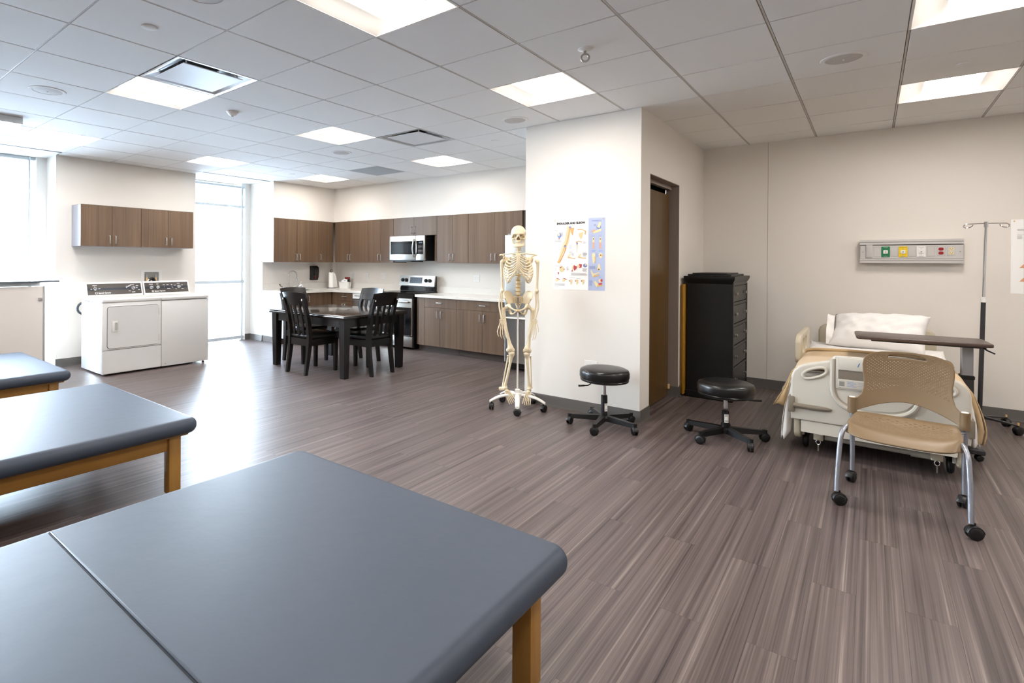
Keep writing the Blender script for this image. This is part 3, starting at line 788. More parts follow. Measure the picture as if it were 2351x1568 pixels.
cabinet('wall_cabinet', 'short two-door walnut wall cabinet right above the microwave', 'cabinet', (-4.501, 4.29), (1, 0), (0, -1), .929, .329, 1.792, ZU1, [(0, .454, 1.792, ZU1, 'r', 'lo'), (.454, .929, 1.792, ZU1, 'l', 'lo')], group=UW)
o = B().box(-3.645, -3.573, 4.33, YK - .001, 1.385, 1.79).ob('filler_panel', 'cabinet_wood', None)
tag(o, 'narrow walnut filler panel between microwave and cabinet', 'panel')
o = B().box(-2.052, -1.99, 4.31, YK - .001, 1.80, ZU1).ob('filler_panel', 'cabinet_dark', None)
tag(o, 'dark narrow filler panel above the refrigerator edge', 'panel')
# kitchen bases
ZB1, ZS = .826, .682
XB, YBF = -5.72, 4.0
cabinet('base_cabinet', 'walnut sink base cabinet with end panel painted pale for window glare', 'cabinet', (XB, 2.99), (0, 1), (1, 0), 1.0, .615, 0, ZB1, [(.02, .46, .1, ZB1, 'r', 'hi'), (.46, .92, .1, ZB1, 'l', 'hi'), (.92, 1.0, .1, ZB1, None, '')], toe=.1, side='cabinet_side_glare', group=BC)
o = cabinet('base_cabinet', 'blind corner walnut base cabinet in the kitchen corner', 'cabinet', (-6.33, YBF + .02), (1, 0), (0, -1), .67, .59, 0, ZB1, [], toe=.1, group=BC)
cabinet('base_cabinet', 'walnut drawer base cabinet between kitchen corner and dishwasher', 'cabinet', (-5.655, YBF), (1, 0), (0, -1), .487, .61, 0, ZB1, [(-.065, .06, .1, ZB1, None, ''), (.06, .27, .1, ZS, 'r', 'hi'), (.27, .487, .1, ZS, 'l', 'hi')], [(.06, .487, ZS, ZB1)], toe=.1, group=BC)
t = cabinet('base_cabinet', 'walnut base cabinet with one drawer immediately right of the range', 'cabinet', (-3.74, YBF), (1, 0), (0, -1), .772, .61, 0, ZB1, [(.163, .464, .1, ZS, 'r', 'hi'), (.464, .772, .1, ZS, 'l', 'hi')], [(.163, .772, ZS, ZB1)], toe=.1, group=BC)
B().box(.051, .162, 0, .02, .1, ZB1).ob('filler', 'cabinet_wood', t)
cabinet('base_cabinet', 'walnut base cabinet with one drawer beside the refrigerator', 'cabinet', (-2.967, YBF), (1, 0), (0, -1), .93, .61, 0, ZB1, [(0, .454, .1, ZS, 'r', 'hi'), (.454, .93, .1, ZS, 'l', 'hi')], [(0, .93, ZS, ZB1)], toe=.1, group=BC)
# worktops
CT0, CT1 = .828, .868
sx0, sx1, sy0, sy1 = -6.19, -5.80, 3.14, 3.78      # sink cut-out
t = thing('countertop', 'speckled white quartz worktop in an L around the sink corner', 'countertop', (0, 0, 0))
b = B()
b.box(-6.34, -5.69, 2.975, sy0, CT0, CT1); b.box(-6.34, sx0, sy0, sy1, CT0, CT1); b.box(sx1, -5.69, sy0, sy1, CT0, CT1); b.box(-6.34, -5.69, sy1, 3.97, CT0, CT1); b.box(-6.34, -4.555, 3.97, YK, CT0, CT1)
b.ob('slab', 'quartz', t)
B().box(-6.34, -6.32, 2.975, YK, CT1, .968).ob('backsplash', 'quartz', t); B().box(-6.32, -4.555, YK - .02, YK, CT1, .968).ob('backsplash', 'quartz', t)
t = thing('countertop', 'speckled white quartz worktop between range and refrigerator', 'countertop', (0, 0, 0))
B().box(-3.745, -2.03, 3.97, YK, CT0, CT1, .002, 1).ob('slab', 'quartz', t); B().box(-3.745, -2.03, YK - .02, YK, CT1, .968).ob('backsplash', 'quartz', t)
t = thing('sink', 'stainless undermount sink basin set in the corner worktop', 'sink', (0, 0, 0))
b = B()
b.box(sx0 - .006, sx0, sy0, sy1, .72, CT0 + .03); b.box(sx1, sx1 + .006, sy0, sy1, .72, CT0 + .03); b.box(sx0, sx1, sy0 - .006, sy0, .72, CT0 + .03); b.box(sx0, sx1, sy1, sy1 + .006, .72, CT0 + .03); b.box(sx0 - .006, sx1 + .006, sy0 - .006, sy1 + .006, .71, .72)
b.ob('basin', 'steel', t)
B().lathe([(.045, 0), (.045, .003), (.03, .002), (.001, .001)], (-6.0, 3.46, .72), 20).ob('drain', 'chrome', t)
t = thing('faucet', 'chrome gooseneck faucet with wing handles behind the sink', 'faucet', (-6.25, 3.46, CT1))
B().lathe([(.028, 0), (.026, .012), (.016, .03), (.014, .05)], n=18).ob('base', 'chrome', t)
B().tube([(0, 0, .03), (0, 0, .24)] + [(0, .085 - .085 * math.cos(a), .24 + .085 * math.sin(a)) for a in [PI * k / 12 * .93 for k in range(1, 13)]] + [(0, .178, .165), (0, .182, .14)], [.0115] * 13 + [.0115, .012, .012], 12).ob('spout', 'chrome', t)
for s in (-1, 1):
    h = B().lathe([(.022, 0), (.02, .02), (.011, .035), (.009, .055)], (0, s * .115, 0), 14).ob('valve', 'chrome', t)
    B().tube(bez([(0, s * .115, .05), (.0, s * .14, .055), (.02, s * .185, .075), (.03, s * .205, .10)], 5), [.006] * 6 + [.007] * 6 + [.010] * 4, 8).ob('wing_handle', 'partition_top' if s < 0 else 'chrome', h)

# ================================================================== appliances
t = thing('microwave', 'stainless over-the-range microwave with curved handle', 'microwave', (-4.495, 4.20, 1.385))
B().box(0, .762, .02, .40, .0, .40).ob('case', 'black_plastic', t)
B().box(.05, .42, .06, .36, -.018, 0).ob('vent_light', 'black_plastic', t)
d = B().box(.0, .575, -.012, .022, .012, .402, .006, 2).ob('door', 'steel', t)
B().box(.028, .57, -.0145, -.008, .105, .315, .002, 1).ob('window_surround', 'black_gloss', d)
B().box(.065, .50, -.016, -.013, .125, .278).ob('window', 'oven_glass', d)
B().tube(bez([(.545, -.012, .065), (.545, -.036, .085), (.545, -.056, .20), (.545, -.036, .325), (.545, -.012, .345)], 6), .012, 10, flat=.8).ob('handle', 'steel', d)
p_ = B().box(.577, .762, -.012, .022, .012, .402, .006, 2).ob('control_panel', 'steel', t)
B().box(.592, .735, -.0145, -.008, .105, .32, .002, 1).ob('keypad_glass', 'black_gloss', p_)
B().box(.64, .715, -.0152, -.014, .278, .302).ob('display', 'screen_blue', p_)
for i in range(4):
    for j in range(7): B().box(.632 + i * .025, .645 + i * .025, -.0152, -.014, .12 + j * .021, .127 + j * .021).ob('key', 'key_grey', p_)
B().box(.0, .762, -.008, .02, -.002, .010).ob('lower_grille', 'black_plastic', t)

t = thing('range', 'stainless and black freestanding electric range', 'stove', (-4.55, 3.99, 0))
W_ = .762
B().box(.004, W_ - .004, .03, .60, .03, .865).ob('body', 'black_plastic', t)
B().box(.0, W_, .0, .60, .865, .885, .004, 1).ob('cooktop', 'black_gloss', t)
for cx_, cy_, rr in ((.2, .16, .1), (.56, .16, .075), (.2, .42, .075), (.56, .42, .1)): B().lathe([(rr, .0), (rr, .0006), (rr - .004, .0006), (rr - .004, 0)], (cx_, cy_, .885), 36).ob('burner_ring', 'key_grey', t)
B().box(.0, W_, -.005, .03, .80, .865, .003, 1).ob('front_trim', 'black_gloss', t)
d = B().box(.004, W_ - .004, -.03, .03, .215, .795, .006, 2).ob('oven_door', 'steel', t)
B().box(.02, W_ - .02, -.033, -.02, .225, .655, .003, 1).ob('door_glass', 'black_gloss', d)
B().box(.13, W_ - .13, -.0345, -.032, .33, .58).ob('window', 'oven_glass', d)
B().tube([(.05, -.03, .745), (.05, -.075, .745), (W_ - .05, -.075, .745), (W_ - .05, -.03, .745)], .012, 10).ob('handle', 'steel', d)
d = B().box(.004, W_ - .004, -.025, .03, .04, .205, .006, 2).ob('storage_drawer', 'steel', t)
for xx in (.05, W_ - .05): B().cyl((xx, .08, 0), (xx, .08, .035), .015, n=10).ob('foot', 'black_plastic', t)
g = B().prism([(.52, .885), (.60, .885), (.60, 1.135), (.565, 1.135)], .02, W_ - .02, 'YZ').ob('backguard', 'black_plastic', t)
def bgp(h, d): return (.515 + .045 * (h - .885) / .25 - d * .98, h + d * .18)
def bg(nm, m, x0, x1, h0, h1, d0, d1, par):
    P = []
    for h, dd in ((h0, d0), (h0, d1)): pass
    a, b_, c_, e_ = bgp(h0, d0), bgp(h0, d1), bgp(h1, d0), bgp(h1, d1)
    return B().hexa([(x0, a[0], a[1]), (x1, a[0], a[1]), (x1, b_[0], b_[1]), (x0, b_[0], b_[1]), (x0, c_[0], c_[1]), (x1, c_[0], c_[1]), (x1, e_[0], e_[1]), (x0, e_[0], e_[1])]).ob(nm, m, par)
bg('control_panel', 'steel', 0, W_, .965, 1.135, 0, .03, g)
bg('glass_strip', 'black_gloss', .02, W_ - .02, .89, .952, 0, .012, g)
bg('display', 'screen_blue', .235, .50, 1.005, 1.105, .03, .032, g)
for i in range(5):
    for j in range(2): bg('key', 'print_grey', .26 + i * .05, .272 + i * .05, 1.022 + j * .05, 1.027 + j * .05, .032, .0325, g)
for xx in (.075, .155, .585, .665):
    yk_, zk_ = bgp(1.055, .03)
    k_ = B().lathe([(.031, 0), (.030, .012), (.024, .028), (.001, .029)], (xx, yk_, zk_), 20, 'Y').ob('knob', 'black_plastic', g)
    B().box(xx - .006, xx + .006, yk_ - .036, yk_ - .02, zk_ - .026, zk_ + .026, .002, 1).ob('grip', 'black_plastic', k_)
yt, zt_ = bgp(.975, .0305)
text('lettering', 'SAMSUNG', .017, 'ink_grey', g, (.368, yt, zt_), (PI / 2 - .18, 0, 0), 'CENTER')

t = thing('dishwasher', 'stainless dishwasher with a white control strip left of the range', 'dishwasher', (-5.165, 3.985, 0))
B().box(.003, .597, .03, .60, .02, .826).ob('body', 'black_plastic', t)
d = B().box(.003, .597, 0, .03, .11, .725, .004, 1).ob('door', 'steel', t)
c_ = B().box(.003, .597, -.004, .03, .735, .824, .004, 1).ob('control_strip', 'white_plastic', t)
B().box(.05, .19, -.006, -.003, .775, .795).ob('badge', 'key_grey', c_)
B().box(.003, .597, .002, .03, .724, .736).ob('gap', 'dark_gap', t)
B().box(.003, .597, .05, .07, .0, .10).ob('toe_kick', 'black_plastic', t)

t = thing('refrigerator', 'stainless bottom-freezer refrigerator between the cabinets and the closet wall', 'refrigerator', (-1.955, 3.72, 0))
B().box(.0, .90, .07, .75, .03, 1.70, .004, 1).ob('cabinet', 'steel_dark', t)
def frdoor(nm, x0, x1, z0, z1):
    return B().prism(rrect(x0, x1, -.075, .065, .03, 4), z0, z1, 'XY').ob(nm, 'steel', t)
for x0, x1, hx in ((.002, .449, .40), (.451, .898, .50)):
    d = frdoor('door', x0, x1, .745, 1.715)
    B().tube([(hx, -.075, .86), (hx, -.12, .88), (hx, -.12, 1.50), (hx, -.075, 1.52)], .013, 10).ob('handle', 'steel', d)
d = frdoor('freezer_drawer', .002, .898, .10, .725)
B().tube([(.06, -.075, .665), (.06, -.12, .665), (.84, -.12, .665), (.84, -.075, .665)], .015, 10).ob('handle', 'steel', d)
B().box(.01, .89, -.02, .07, .02, .095, .003, 1).ob('kick_grille', 'black_plastic', t)
for k in range(5): B().box(.08 + k * .16, .20 + k * .16, -.022, -.018, .045, .07).ob('vent', 'dark_gap', t)
B().box(.03, .10, -.03, .06, 1.715, 1.735).ob('hinge_cover', 'key_grey', t)
o = B().softslab(-1.45, -1.12, 3.80, 4.1, 1.716, 1.86, .07, .07).ob('packet', 'blue_item', None); tag(o, 'blue packet lying on top of the refrigerator', 'packet')
o = B().softslab(-1.42, -1.15, 3.83, 4.07, 1.862, 1.93, .06, .034).ob('packet', 'teal', None); tag(o, 'green packet stacked on the blue one on the refrigerator', 'packet')

# ================================================================== things on the worktop and wall
t = thing('soap_dispenser', 'black wall soap dispenser above the worktop corner', 'soap dispenser', (XW, 4.06, 1.02))
B().prism([(0, .26), (.04, .265), (.09, .235), (.10, .16), (.085, .05), (.06, .0), (0, .0)], -.07, .07, 'XZ').ob('shell', 'black_plastic', t)
B().softslab(.08, .104, -.05, .05, .09, .22, .01, .006).ob('cover', 'black_gloss', t)
B().lathe([(.001, -.036), (.012, -.03), (.016, -.012), (.016, .012), (.012, .03), (.001, .036)], (.082, -.005, .055), 14).ob('sight_window', 'soft_red', t)
t = thing('paper_towel_holder', 'wire paper towel stand with a ring on top', 'paper towel holder', (-6.13, 4.33, CT1))
B().lathe([(.085, 0), (.085, .006), (.07, .010), (.001, .010)], n=28).ob('base', 'steel_dark', t)
B().cyl((0, 0, .01), (0, 0, .30), .006, n=10).ob('rod', 'steel_dark', t)
B().tube([(0, .022 * math.cos(a), .325 + .022 * math.sin(a)) for a in [2 * PI * k / 18 for k in range(18)]], .006, 8, closed=True).ob('ring', 'cabinet_dark', t)
B().tube([(.03, .10, .005), (.03, .10, .12)], .005, 8).ball((.03, .10, .125), .008, 8, 6).ob('guide_rod', 'steel_dark', t)
o = B().lathe([(.052, 0), (.052, .28), (.02, .28), (.02, .275)], n=28).grid(lambda u, v: (.0525 - .004 * u, .02 + .09 * u * (1.05 - .4 * v), .001 + .27 * v * (1 - .25 * u * u)), 6, 4).ob('paper_towel_roll', 'paper_white', None, (-6.13, 4.33, CT1 + .011))
tag(o, 'white paper towel roll standing on the wire holder', 'paper towels')
t = thing('storage_basket', 'white plastic basket with square holes on the corner worktop', 'basket', (-5.90, 4.47, CT1))
def bwall(p0, p1, hole, nm='side'):
    pass
bw, bd_, bh = .20, .11, .115
outer = [(-bw / 2 + .012, 0), (bw / 2 - .012, 0), (bw / 2, bh), (-bw / 2, bh)]
holes = []
for i in range(8):
    for j in range(3):
        if j > 0 and i < 4: continue
        x = -bw / 2 + .026 + i * .0205; z = .016 + j * .032
        holes.append([(x, z), (x + .009, z), (x + .009, z + .010), (x, z + .010)])
for yy in (-bd_ / 2, bd_ / 2): B().plate(outer, holes, yy - .0015, yy + .0015).ob('side', 'white_plastic', t)
for s in (-1, 1): B().hexa([(s * (bw / 2 - .012), -bd_ / 2, 0), (s * (bw / 2 - .009), -bd_ / 2, 0), (s * (bw / 2 - .009), bd_ / 2, 0), (s * (bw / 2 - .012), bd_ / 2, 0), (s * bw / 2, -bd_ / 2, bh), (s * (bw / 2 + .003), -bd_ / 2, bh), (s * (bw / 2 + .003), bd_ / 2, bh), (s * bw / 2, bd_ / 2, bh)]).ob('end', 'white_plastic', t)
B().box(-bw / 2 + .012, bw / 2 - .012, -bd_ / 2, bd_ / 2, 0, .004).ob('bottom', 'white_plastic', t)
B().tube([(-bw / 2 - .006, -bd_ / 2 - .006, bh), (bw / 2 + .006, -bd_ / 2 - .006, bh), (bw / 2 + .006, bd_ / 2 + .006, bh), (-bw / 2 - .006, bd_ / 2 + .006, bh)], .006, 8, closed=True).ob('rim', 'white_plastic', t)
B().tube(bez([(bw / 2 + .004, -.03, bh), (bw / 2 + .022, -.03, .09), (bw / 2 + .022, -.03, .04), (bw / 2 + .002, -.03, .02)], 5), .004, 8).ob('handle', 'white_plastic', t)
t.rotation_euler = (0, 0, .35)
o = B().lathe([(.06, 0), (.06, .10), (.045, .13), (.015, .15)], n=18).tube(bez([(.02, 0, .15), (.03, 0, .165), (.07, 0, .168), (.085, 0, .16)], 4), .008, 8).ob('cleaner_jug', 'white_plastic', None, (-5.945, 4.45, CT1 + .005)); o.scale = (.75, .7, 1.0); tag(o, 'white rounded cleaner jug inside the plastic basket', 'bottle')
t = thing('small_carton', 'small white carton with blue print standing in the basket', 'box', (-5.865, 4.445, CT1 + .005), .35)
B().box(-.035, .035, -.018, .018, .0, .165).ob('carton', 'paper_white', t); B().box(-.018, .012, -.0185, -.0178, .13, .145).ob('print', 'ink_blue', t)
t = thing('tea_box', 'dark red carton with a black base at the back of the basket', 'box', (-5.868, 4.495, CT1 + .005), .35)
B().box(-.045, .045, -.02, .02, .165, .205).ob('lid', 'soft_red', t); B().box(-.045, .045, -.02, .02, 0, .164).ob('carton', 'black_plastic', t)
t = thing('soap_bottle', 'round soap bottle with a floral print beside the faucet', 'soap bottle', (-6.22, 3.70, CT1))
B().lathe([(.024, 0), (.036, .012), (.042, .035), (.036, .062), (.02, .078), (.012, .084)], n=22).ob('bottle', 'paper_white', t)
B().cyl((0, 0, .082), (0, 0, .13), .006, n=8).tube([(0, 0, .128), (.03, 0, .128)], .005, 6).ob('pump', 'white_plastic', t)
for k, (a, z, m_) in enumerate(((-.5, .05, 'ink_blue'), (-.2, .058, 'ink_blue'), (-.1, .035, 'ink_orange'), (-.6, .03, 'green'), (.1, .02, 'green'), (-1.0, .05, 'green'))):
    B().ball((.0385 * math.cos(a), .0385 * math.sin(a), z), (.008, .010, .009), 8, 6).ob('floral_print', m_, t)
def outlet(label, loc, face, wide=False):
    t = thing('wall_outlet', label, 'outlet', loc, face, 'wall outlets')
    wd = .062 if wide else .058
    B().box(-wd, wd, -.006, 0, -.058, .058, .003, 1).ob('plate', 'white_plastic', t)
    for s in (-1, 1):
        r_ = B().box(s * .026 - .017, s * .026 + .017, -.008, -.005, -.032, .032, .002, 1).ob('socket', 'white_plastic', t)
        for zz in (.014, -.014):
            for dx in (-.006, .006): B().box(s * .026 + dx - .0012, s * .026 + dx + .0012, -.0084, -.0078, zz - .004, zz + .004).ob('slot', 'key_grey', r_)
outlet('white wall outlet nearest the kitchen corner, above the backsplash', (-5.88, YK, 1.107), 0)
outlet('middle of the three white outlets left of the range', (-5.475, YK, 1.107), 0)
outlet('white wall outlet closest to the left of the range', (-5.06, YK, 1.107), 0)
outlet('white wall outlet between range and refrigerator', (-3.04, YK, 1.118), 0)
outlet('white wall outlet low on the closet wall behind the stool', (-.287, CY, .425), 0, True)
# ================================================================== dining set
t = thing('dining_table', 'dark espresso wooden dining table with four thick square legs', 'table', (-3.725, 2.405, 0))
tx, ty = .735, .545
b = B()
rings = []
for ins, z in ((.02, .688), (.005, .692), (.0, .700), (.0, .714), (.003, .716), (.004, .722), (.010, .731), (.022, .737), (.04, .739)):
    rings.append([(-tx + ins, -ty + ins, z), (tx - ins, -ty + ins, z), (tx - ins, ty - ins, z), (-tx + ins, ty - ins, z)])
b.ring_loft(rings).ob('tabletop', 'espresso_top', t)
for sx in (-1, 1):
    for sy in (-1, 1):
        cx_, cy_ = sx * .665, sy * .468
        B().hexa([(cx_ - .036, cy_ - .036, 0), (cx_ + .036, cy_ - .036, 0), (cx_ + .036, cy_ + .036, 0), (cx_ - .036, cy_ + .036, 0), (cx_ - .048, cy_ - .048, .69), (cx_ + .048, cy_ - .048, .69), (cx_ + .048, cy_ + .048, .69), (cx_ - .048, cy_ + .048, .69)]).ob('leg', 'espresso', t)
for s in (-1, 1):
    B().box(-.617, .617, s * .485 - .011, s * .485 + .011, .595, .69).ob('apron', 'espresso', t)
    B().box(s * .682 - .011, s * .682 + .011, -.42, .42, .595, .69).ob('apron', 'espresso', t)
def dining_chair():
    t = thing('dining_chair', '', 'chair', (0, 0, 0), 0, 'dining chairs')
    def back(z):           # y of the back frame at height z
        if z < .45: return -.235 + .05 * math.sin(PI / 2 * z / .45) ** 1.2
        s = (z - .45) / .55
        return -.185 - .03 * s - .10 * s * s
    zs = [0, .1, .2, .3, .4, .45, .52, .6, .68, .76, .84, .90, .925]
    for sx in (-1, 1):
        rings = []
        for z in zs:
            x = sx * (.178 + .012 * z); hw = .016 + .006 * min(1, z / .4) - (.004 * max(0, z - .6)); y = back(z); hd = .02 + .008 * (1 - abs(z - .45) / .55)
            rings.append([(x - hw, y - hd, z), (x + hw, y - hd, z), (x + hw, y + hd, z), (x - hw, y + hd, z)])
        B().ring_loft(rings).ob('back_post', 'espresso', t, angle=50)
        x0 = sx * .195
        B().hexa([(x0 - .018, .195, 0), (x0 + .018, .195, 0), (x0 + .018, .231, 0), (x0 - .018, .231, 0), (x0 - .023, .188, .42), (x0 + .023, .188, .42), (x0 + .023, .236, .42), (x0 - .023, .236, .42)]).ob('leg', 'espresso', t)
        B().box(sx * .187 - .011, sx * .187 + .011, -.17, .20, .345, .425).ob('seat_rail', 'espresso', t)
        y_ = back(.915)
        B().lathe([(.012, 0), (.012, .006), (.001, .008)], (sx * .187, y_ - .018, .905), 12, 'Y').ob('bolt_cap', 'chrome', t)
    B().box(-.18, .18, .200, .222, .345, .425).ob('seat_rail', 'espresso', t); B().box(-.17, .17, -.205, -.18, .345, .43).ob('seat_rail', 'espresso', t)
    # curved crest in front of the posts
    def crest(u, v, off):
        x = -.212 + .424 * u; z = .835 + .165 * v - .012 * (2 * u - 1) ** 2 * v
        return (x, back(z) + .032 + off - .035 * (1 - (2 * u - 1) ** 2) - .012, z)
    rings = []
    for k in range(13):
        u = k / 12; rings.append([crest(u, 0, -.009), crest(u, 0, .009), crest(u, 1, .008), crest(u, 1, -.008)])
    B().ring_loft(rings).ob('crest_rail', 'espresso', t, angle=50)
    for k in range(3):
        xs = -.088 + .088 * k; rings = []
        for q in range(10):
            z = .42 + .44 * q / 9; y = back(z) + .005 - .022 * (1 - (xs / .19) ** 2) * (1 if z > .5 else (z - .42) / .08)
            rings.append([(xs * (1 + .05 * q / 9) - .018, y - .007, z), (xs * (1 + .05 * q / 9) + .018, y - .007, z), (xs * (1 + .05 * q / 9) + .018, y + .007, z), (xs * (1 + .05 * q / 9) - .018, y + .007, z)])
        B().ring_loft(rings).ob('slat', 'espresso', t, angle=50)
    b = B().softslab(-.215, .215, -.20, .25, .425, .485, .05, .028, 5, 5)
    for v in b.bm.verts:
        if v.co.z > .46: v.co.z += .012 * max(0, 1 - (v.co.x / .215) ** 2) * max(0, 1 - ((v.co.y - .02) / .225) ** 2)
        if v.co.y < 0: v.co.x *= .9
    b.ob('seat_cushion', 'black_vinyl', t, angle=60)
    return t
dc = dining_chair()
dc.location = (-3.715, 1.985, 0); dc['label'] = 'dark slat-back dining chair nearest the camera, on the left long side of the table'
dup(dc, (-4.36, 2.375, 0), -PI / 2, 'dark slat-back dining chair at the table end by the window')
dup(dc, (-3.13, 2.40, 0), PI / 2, 'dark slat-back dining chair at the table end nearest the range and skeleton')
dup(dc, (-3.73, 2.765, 0), PI, 'dark slat-back dining chair on the kitchen side of the table')

# ================================================================== dresser, boards, folded mat
t = thing('dresser', 'tall black dresser with five drawers and round knobs', 'dresser', (.195, 3.70, 0))
dw, dl = .435, .80
B().box(.012, dw - .02, .012, dl - .012, .05, 1.19).ob('case', 'black_wood', t)
B().box(0, dw, 0, dl, 0, .07, .006, 1).ob('plinth', 'black_wood', t)
rings = [[(0 + i, 0 + i, z), (dw - i, i, z), (dw - i, dl - i, z), (i, dl - i, z)] for i, z in ((.012, 1.165), (.006, 1.175), (-.006, 1.195), (-.014, 1.212), (-.016, 1.222), (-.016, 1.240))]
B().ring_loft(rings).ob('cornice', 'black_wood', t)
zz = [.085, .325, .540, .755, .970, 1.165]
for y0, y1 in ((.012, .055), (dl - .055, dl - .012)): B().box(dw - .022, dw - .002, y0, y1, .07, 1.165).ob('stile', 'black_wood', t)
for k in range(6):
    B().box(dw - .022, dw - .004, .05, dl - .05, zz[k] - .014, zz[k] + .012).ob('divider', 'black_wood_front', t)
for k in range(5):
    d = B().box(dw - .024, dw - .006, .062, dl - .062, zz[k] + .018, zz[k + 1] - .020, .003, 1).ob('drawer', 'black_wood_front', t)
    for y in (.16, dl - .16):
        zc = (zz[k] + zz[k + 1]) / 2
        kb = B().lathe([(.019, 0), (.019, .003), (.008, .005), (.008, .009), (.016, .012), (.017, .017), (.010, .021), (.001, .022)], (dw - .006, y, zc), 16, 'X').ob('knob', 'steel', d)
for x0, x1, y0, y1, z0, z1, lb in ((.20, .60, 3.76, 4.44, 1.241, 1.259, 'lower thin black board lying flat on the dresser'), (.235, .555, 3.80, 4.40, 1.260, 1.272, 'upper thin black board lying on the lower board on the dresser')):
    o = B().box(x0, x1, y0, y1, z0, z1, .002, 1).ob('flat_board', 'black_wood', None); tag(o, lb, 'board', 'boards on the dresser')
t = thing('folded_exercise_mat', 'tall mustard yellow folded mat squeezed between dresser and wall', 'exercise mat', (.151, 3.66, 0))
for k, (y0, dz) in enumerate(((.02, 0), (.0, -.006))):
    B().box(.0015 + .0195 * k, .0195 + .0195 * k, y0, .62, .02, 1.15 - dz, .008, 3).ob('panel', 'mustard', t)

# ================================================================== rolling stools
def caster(parent, p, ang, r=.028, m='black_plastic', name='caster'):
    b = B()
    ca, sa = math.cos(ang), math.sin(ang)
    def tr(x, y, z): return (p[0] + x * ca - y * sa, p[1] + x * sa + y * ca, p[2] + z)
    for s in (-1, 1):
        prof = [(r * .35, s * .022), (r * .8, s * .021), (r, s * .016), (r, s * .007), (r * .8, s * .004), (r * .35, s * .004)]
        rings = [[tr(q * math.cos(2 * PI * k / 18), yy, r + q * math.sin(2 * PI * k / 18)) for k in range(18)] for q, yy in prof]
        b.ring_loft(rings)
    rings = [[tr(rr * r * math.cos(a), yy, r + rr * r * math.sin(a)) for a in [PI * .02 + PI * .96 * k / 9 for k in range(10)]] + [tr(rr * r * .6 * math.cos(a), yy, r + rr * r * .6 * math.sin(a)) for a in [PI * .98 - PI * .96 * k / 9 for k in range(10)]] for rr, yy in ((1.06, -.018), (1.14, -.008), (1.14, .008), (1.06, .018))]
    b.ring_loft(rings)
    b.cyl(tr(0, 0, r), tr(0, 0, r * 2.5), .006, n=8)
    return b.ob(name, m, parent)
def stool(loc, rot, top, lever, label, sticker=-60):
    t = thing('rolling_stool', label, 'stool', loc, rot, 'black rolling stools')
    B().lathe([(.001, top), (.10, top), (.165, top - .006), (.192, top - .018), (.199, top - .035), (.200, top - .075), (.192, top - .092)], n=48).ob('seat', 'black_vinyl', t, angle=60)
    B().lathe([(.190, top - .090), (.195, top - .096), (.192, top - .108), (.17, top - .116), (.001, top - .118)], n=48).ob('seat_base', 'black_vinyl', t)
    B().box(-.08, .08, -.05, .05, top - .132, top - .117, .004, 1).ob('mount_plate', 'black_plastic', t)
    B().cyl((0, 0, .24), (0, 0, top - .12), .015, n=18).ob('piston', 'chrome', t)
    B().lathe([(.026, .075), (.026, top - .235), (.022, top - .23), (.015, top - .23)], n=20).ob('column', 'black_plastic', t)
    a0_ = math.radians(sticker) - rot
    stk = B().grid(lambda u, v: (.0266 * math.cos(a0_ - .62 + 1.24 * u), .0266 * math.sin(a0_ - .62 + 1.24 * u), .135 + .065 * v), 8, 1).ob('sticker', 'paper_white', t)
    for z_ in (.192, .184, .150, .143): B().grid(lambda u, v: (.0269 * math.cos(a0_ - .5 + .9 * u), .0269 * math.sin(a0_ - .5 + .9 * u), z_ + .004 * v), 6, 1).ob('sticker_print', 'print_grey', stk)
    B().lathe([(.055, .062), (.055, .085), (.042, .098), (.026, .10)], n=24).ob('hub', 'black_plastic', t)
    for k in range(5):
        a = 2 * PI * k / 5; ca, sa = math.cos(a), math.sin(a)
        def tr(x, y, z): return (x * ca - y * sa, x * sa + y * ca, z)
        B().hexa([tr(.03, -.024, .055), tr(.285, -.017, .056), tr(.285, .017, .056), tr(.03, .024, .055), tr(.03, -.02, .10), tr(.285, -.014, .088), tr(.285, .014, .088), tr(.03, .02, .10)]).ob('arm', 'black_plastic', t)
        B().lathe([(.018, .052), (.018, .092), (.001, .095)], tr(.278, 0, 0), 14).ob('socket', 'black_plastic', t)
        caster(t, tr(.278, 0, 0), a + 1.1 + k * .7, .033)
    _c, _s = math.cos(-rot), math.sin(-rot); lever = (lever[0] * _c - lever[1] * _s, lever[0] * _s + lever[1] * _c)
    lv = B().tube(bez([tuple(Vector(lever) * q) + (top - .125 - dz,) for q, dz in ((.15, 0), (.45, .005), (.62, .025), (.78, .028))], 4), .005, 8).ob('lever', 'black_plastic', t)
    lx_, ly_ = lever; B().tube([(lx_ * .76, ly_ * .76, top - .153), (lx_, ly_, top - .155)], [.007, .009], 8).ob('paddle', 'black_plastic', lv)
    return t
stool((-.045, 2.135, 0), math.radians(204), .497, (-.165, -.14), 'black rolling stool standing in front of the closet wall', -25)
stool((.80, 2.445, 0), math.radians(172), .455, (.215, .18), 'lower black rolling stool standing before the black dresser')

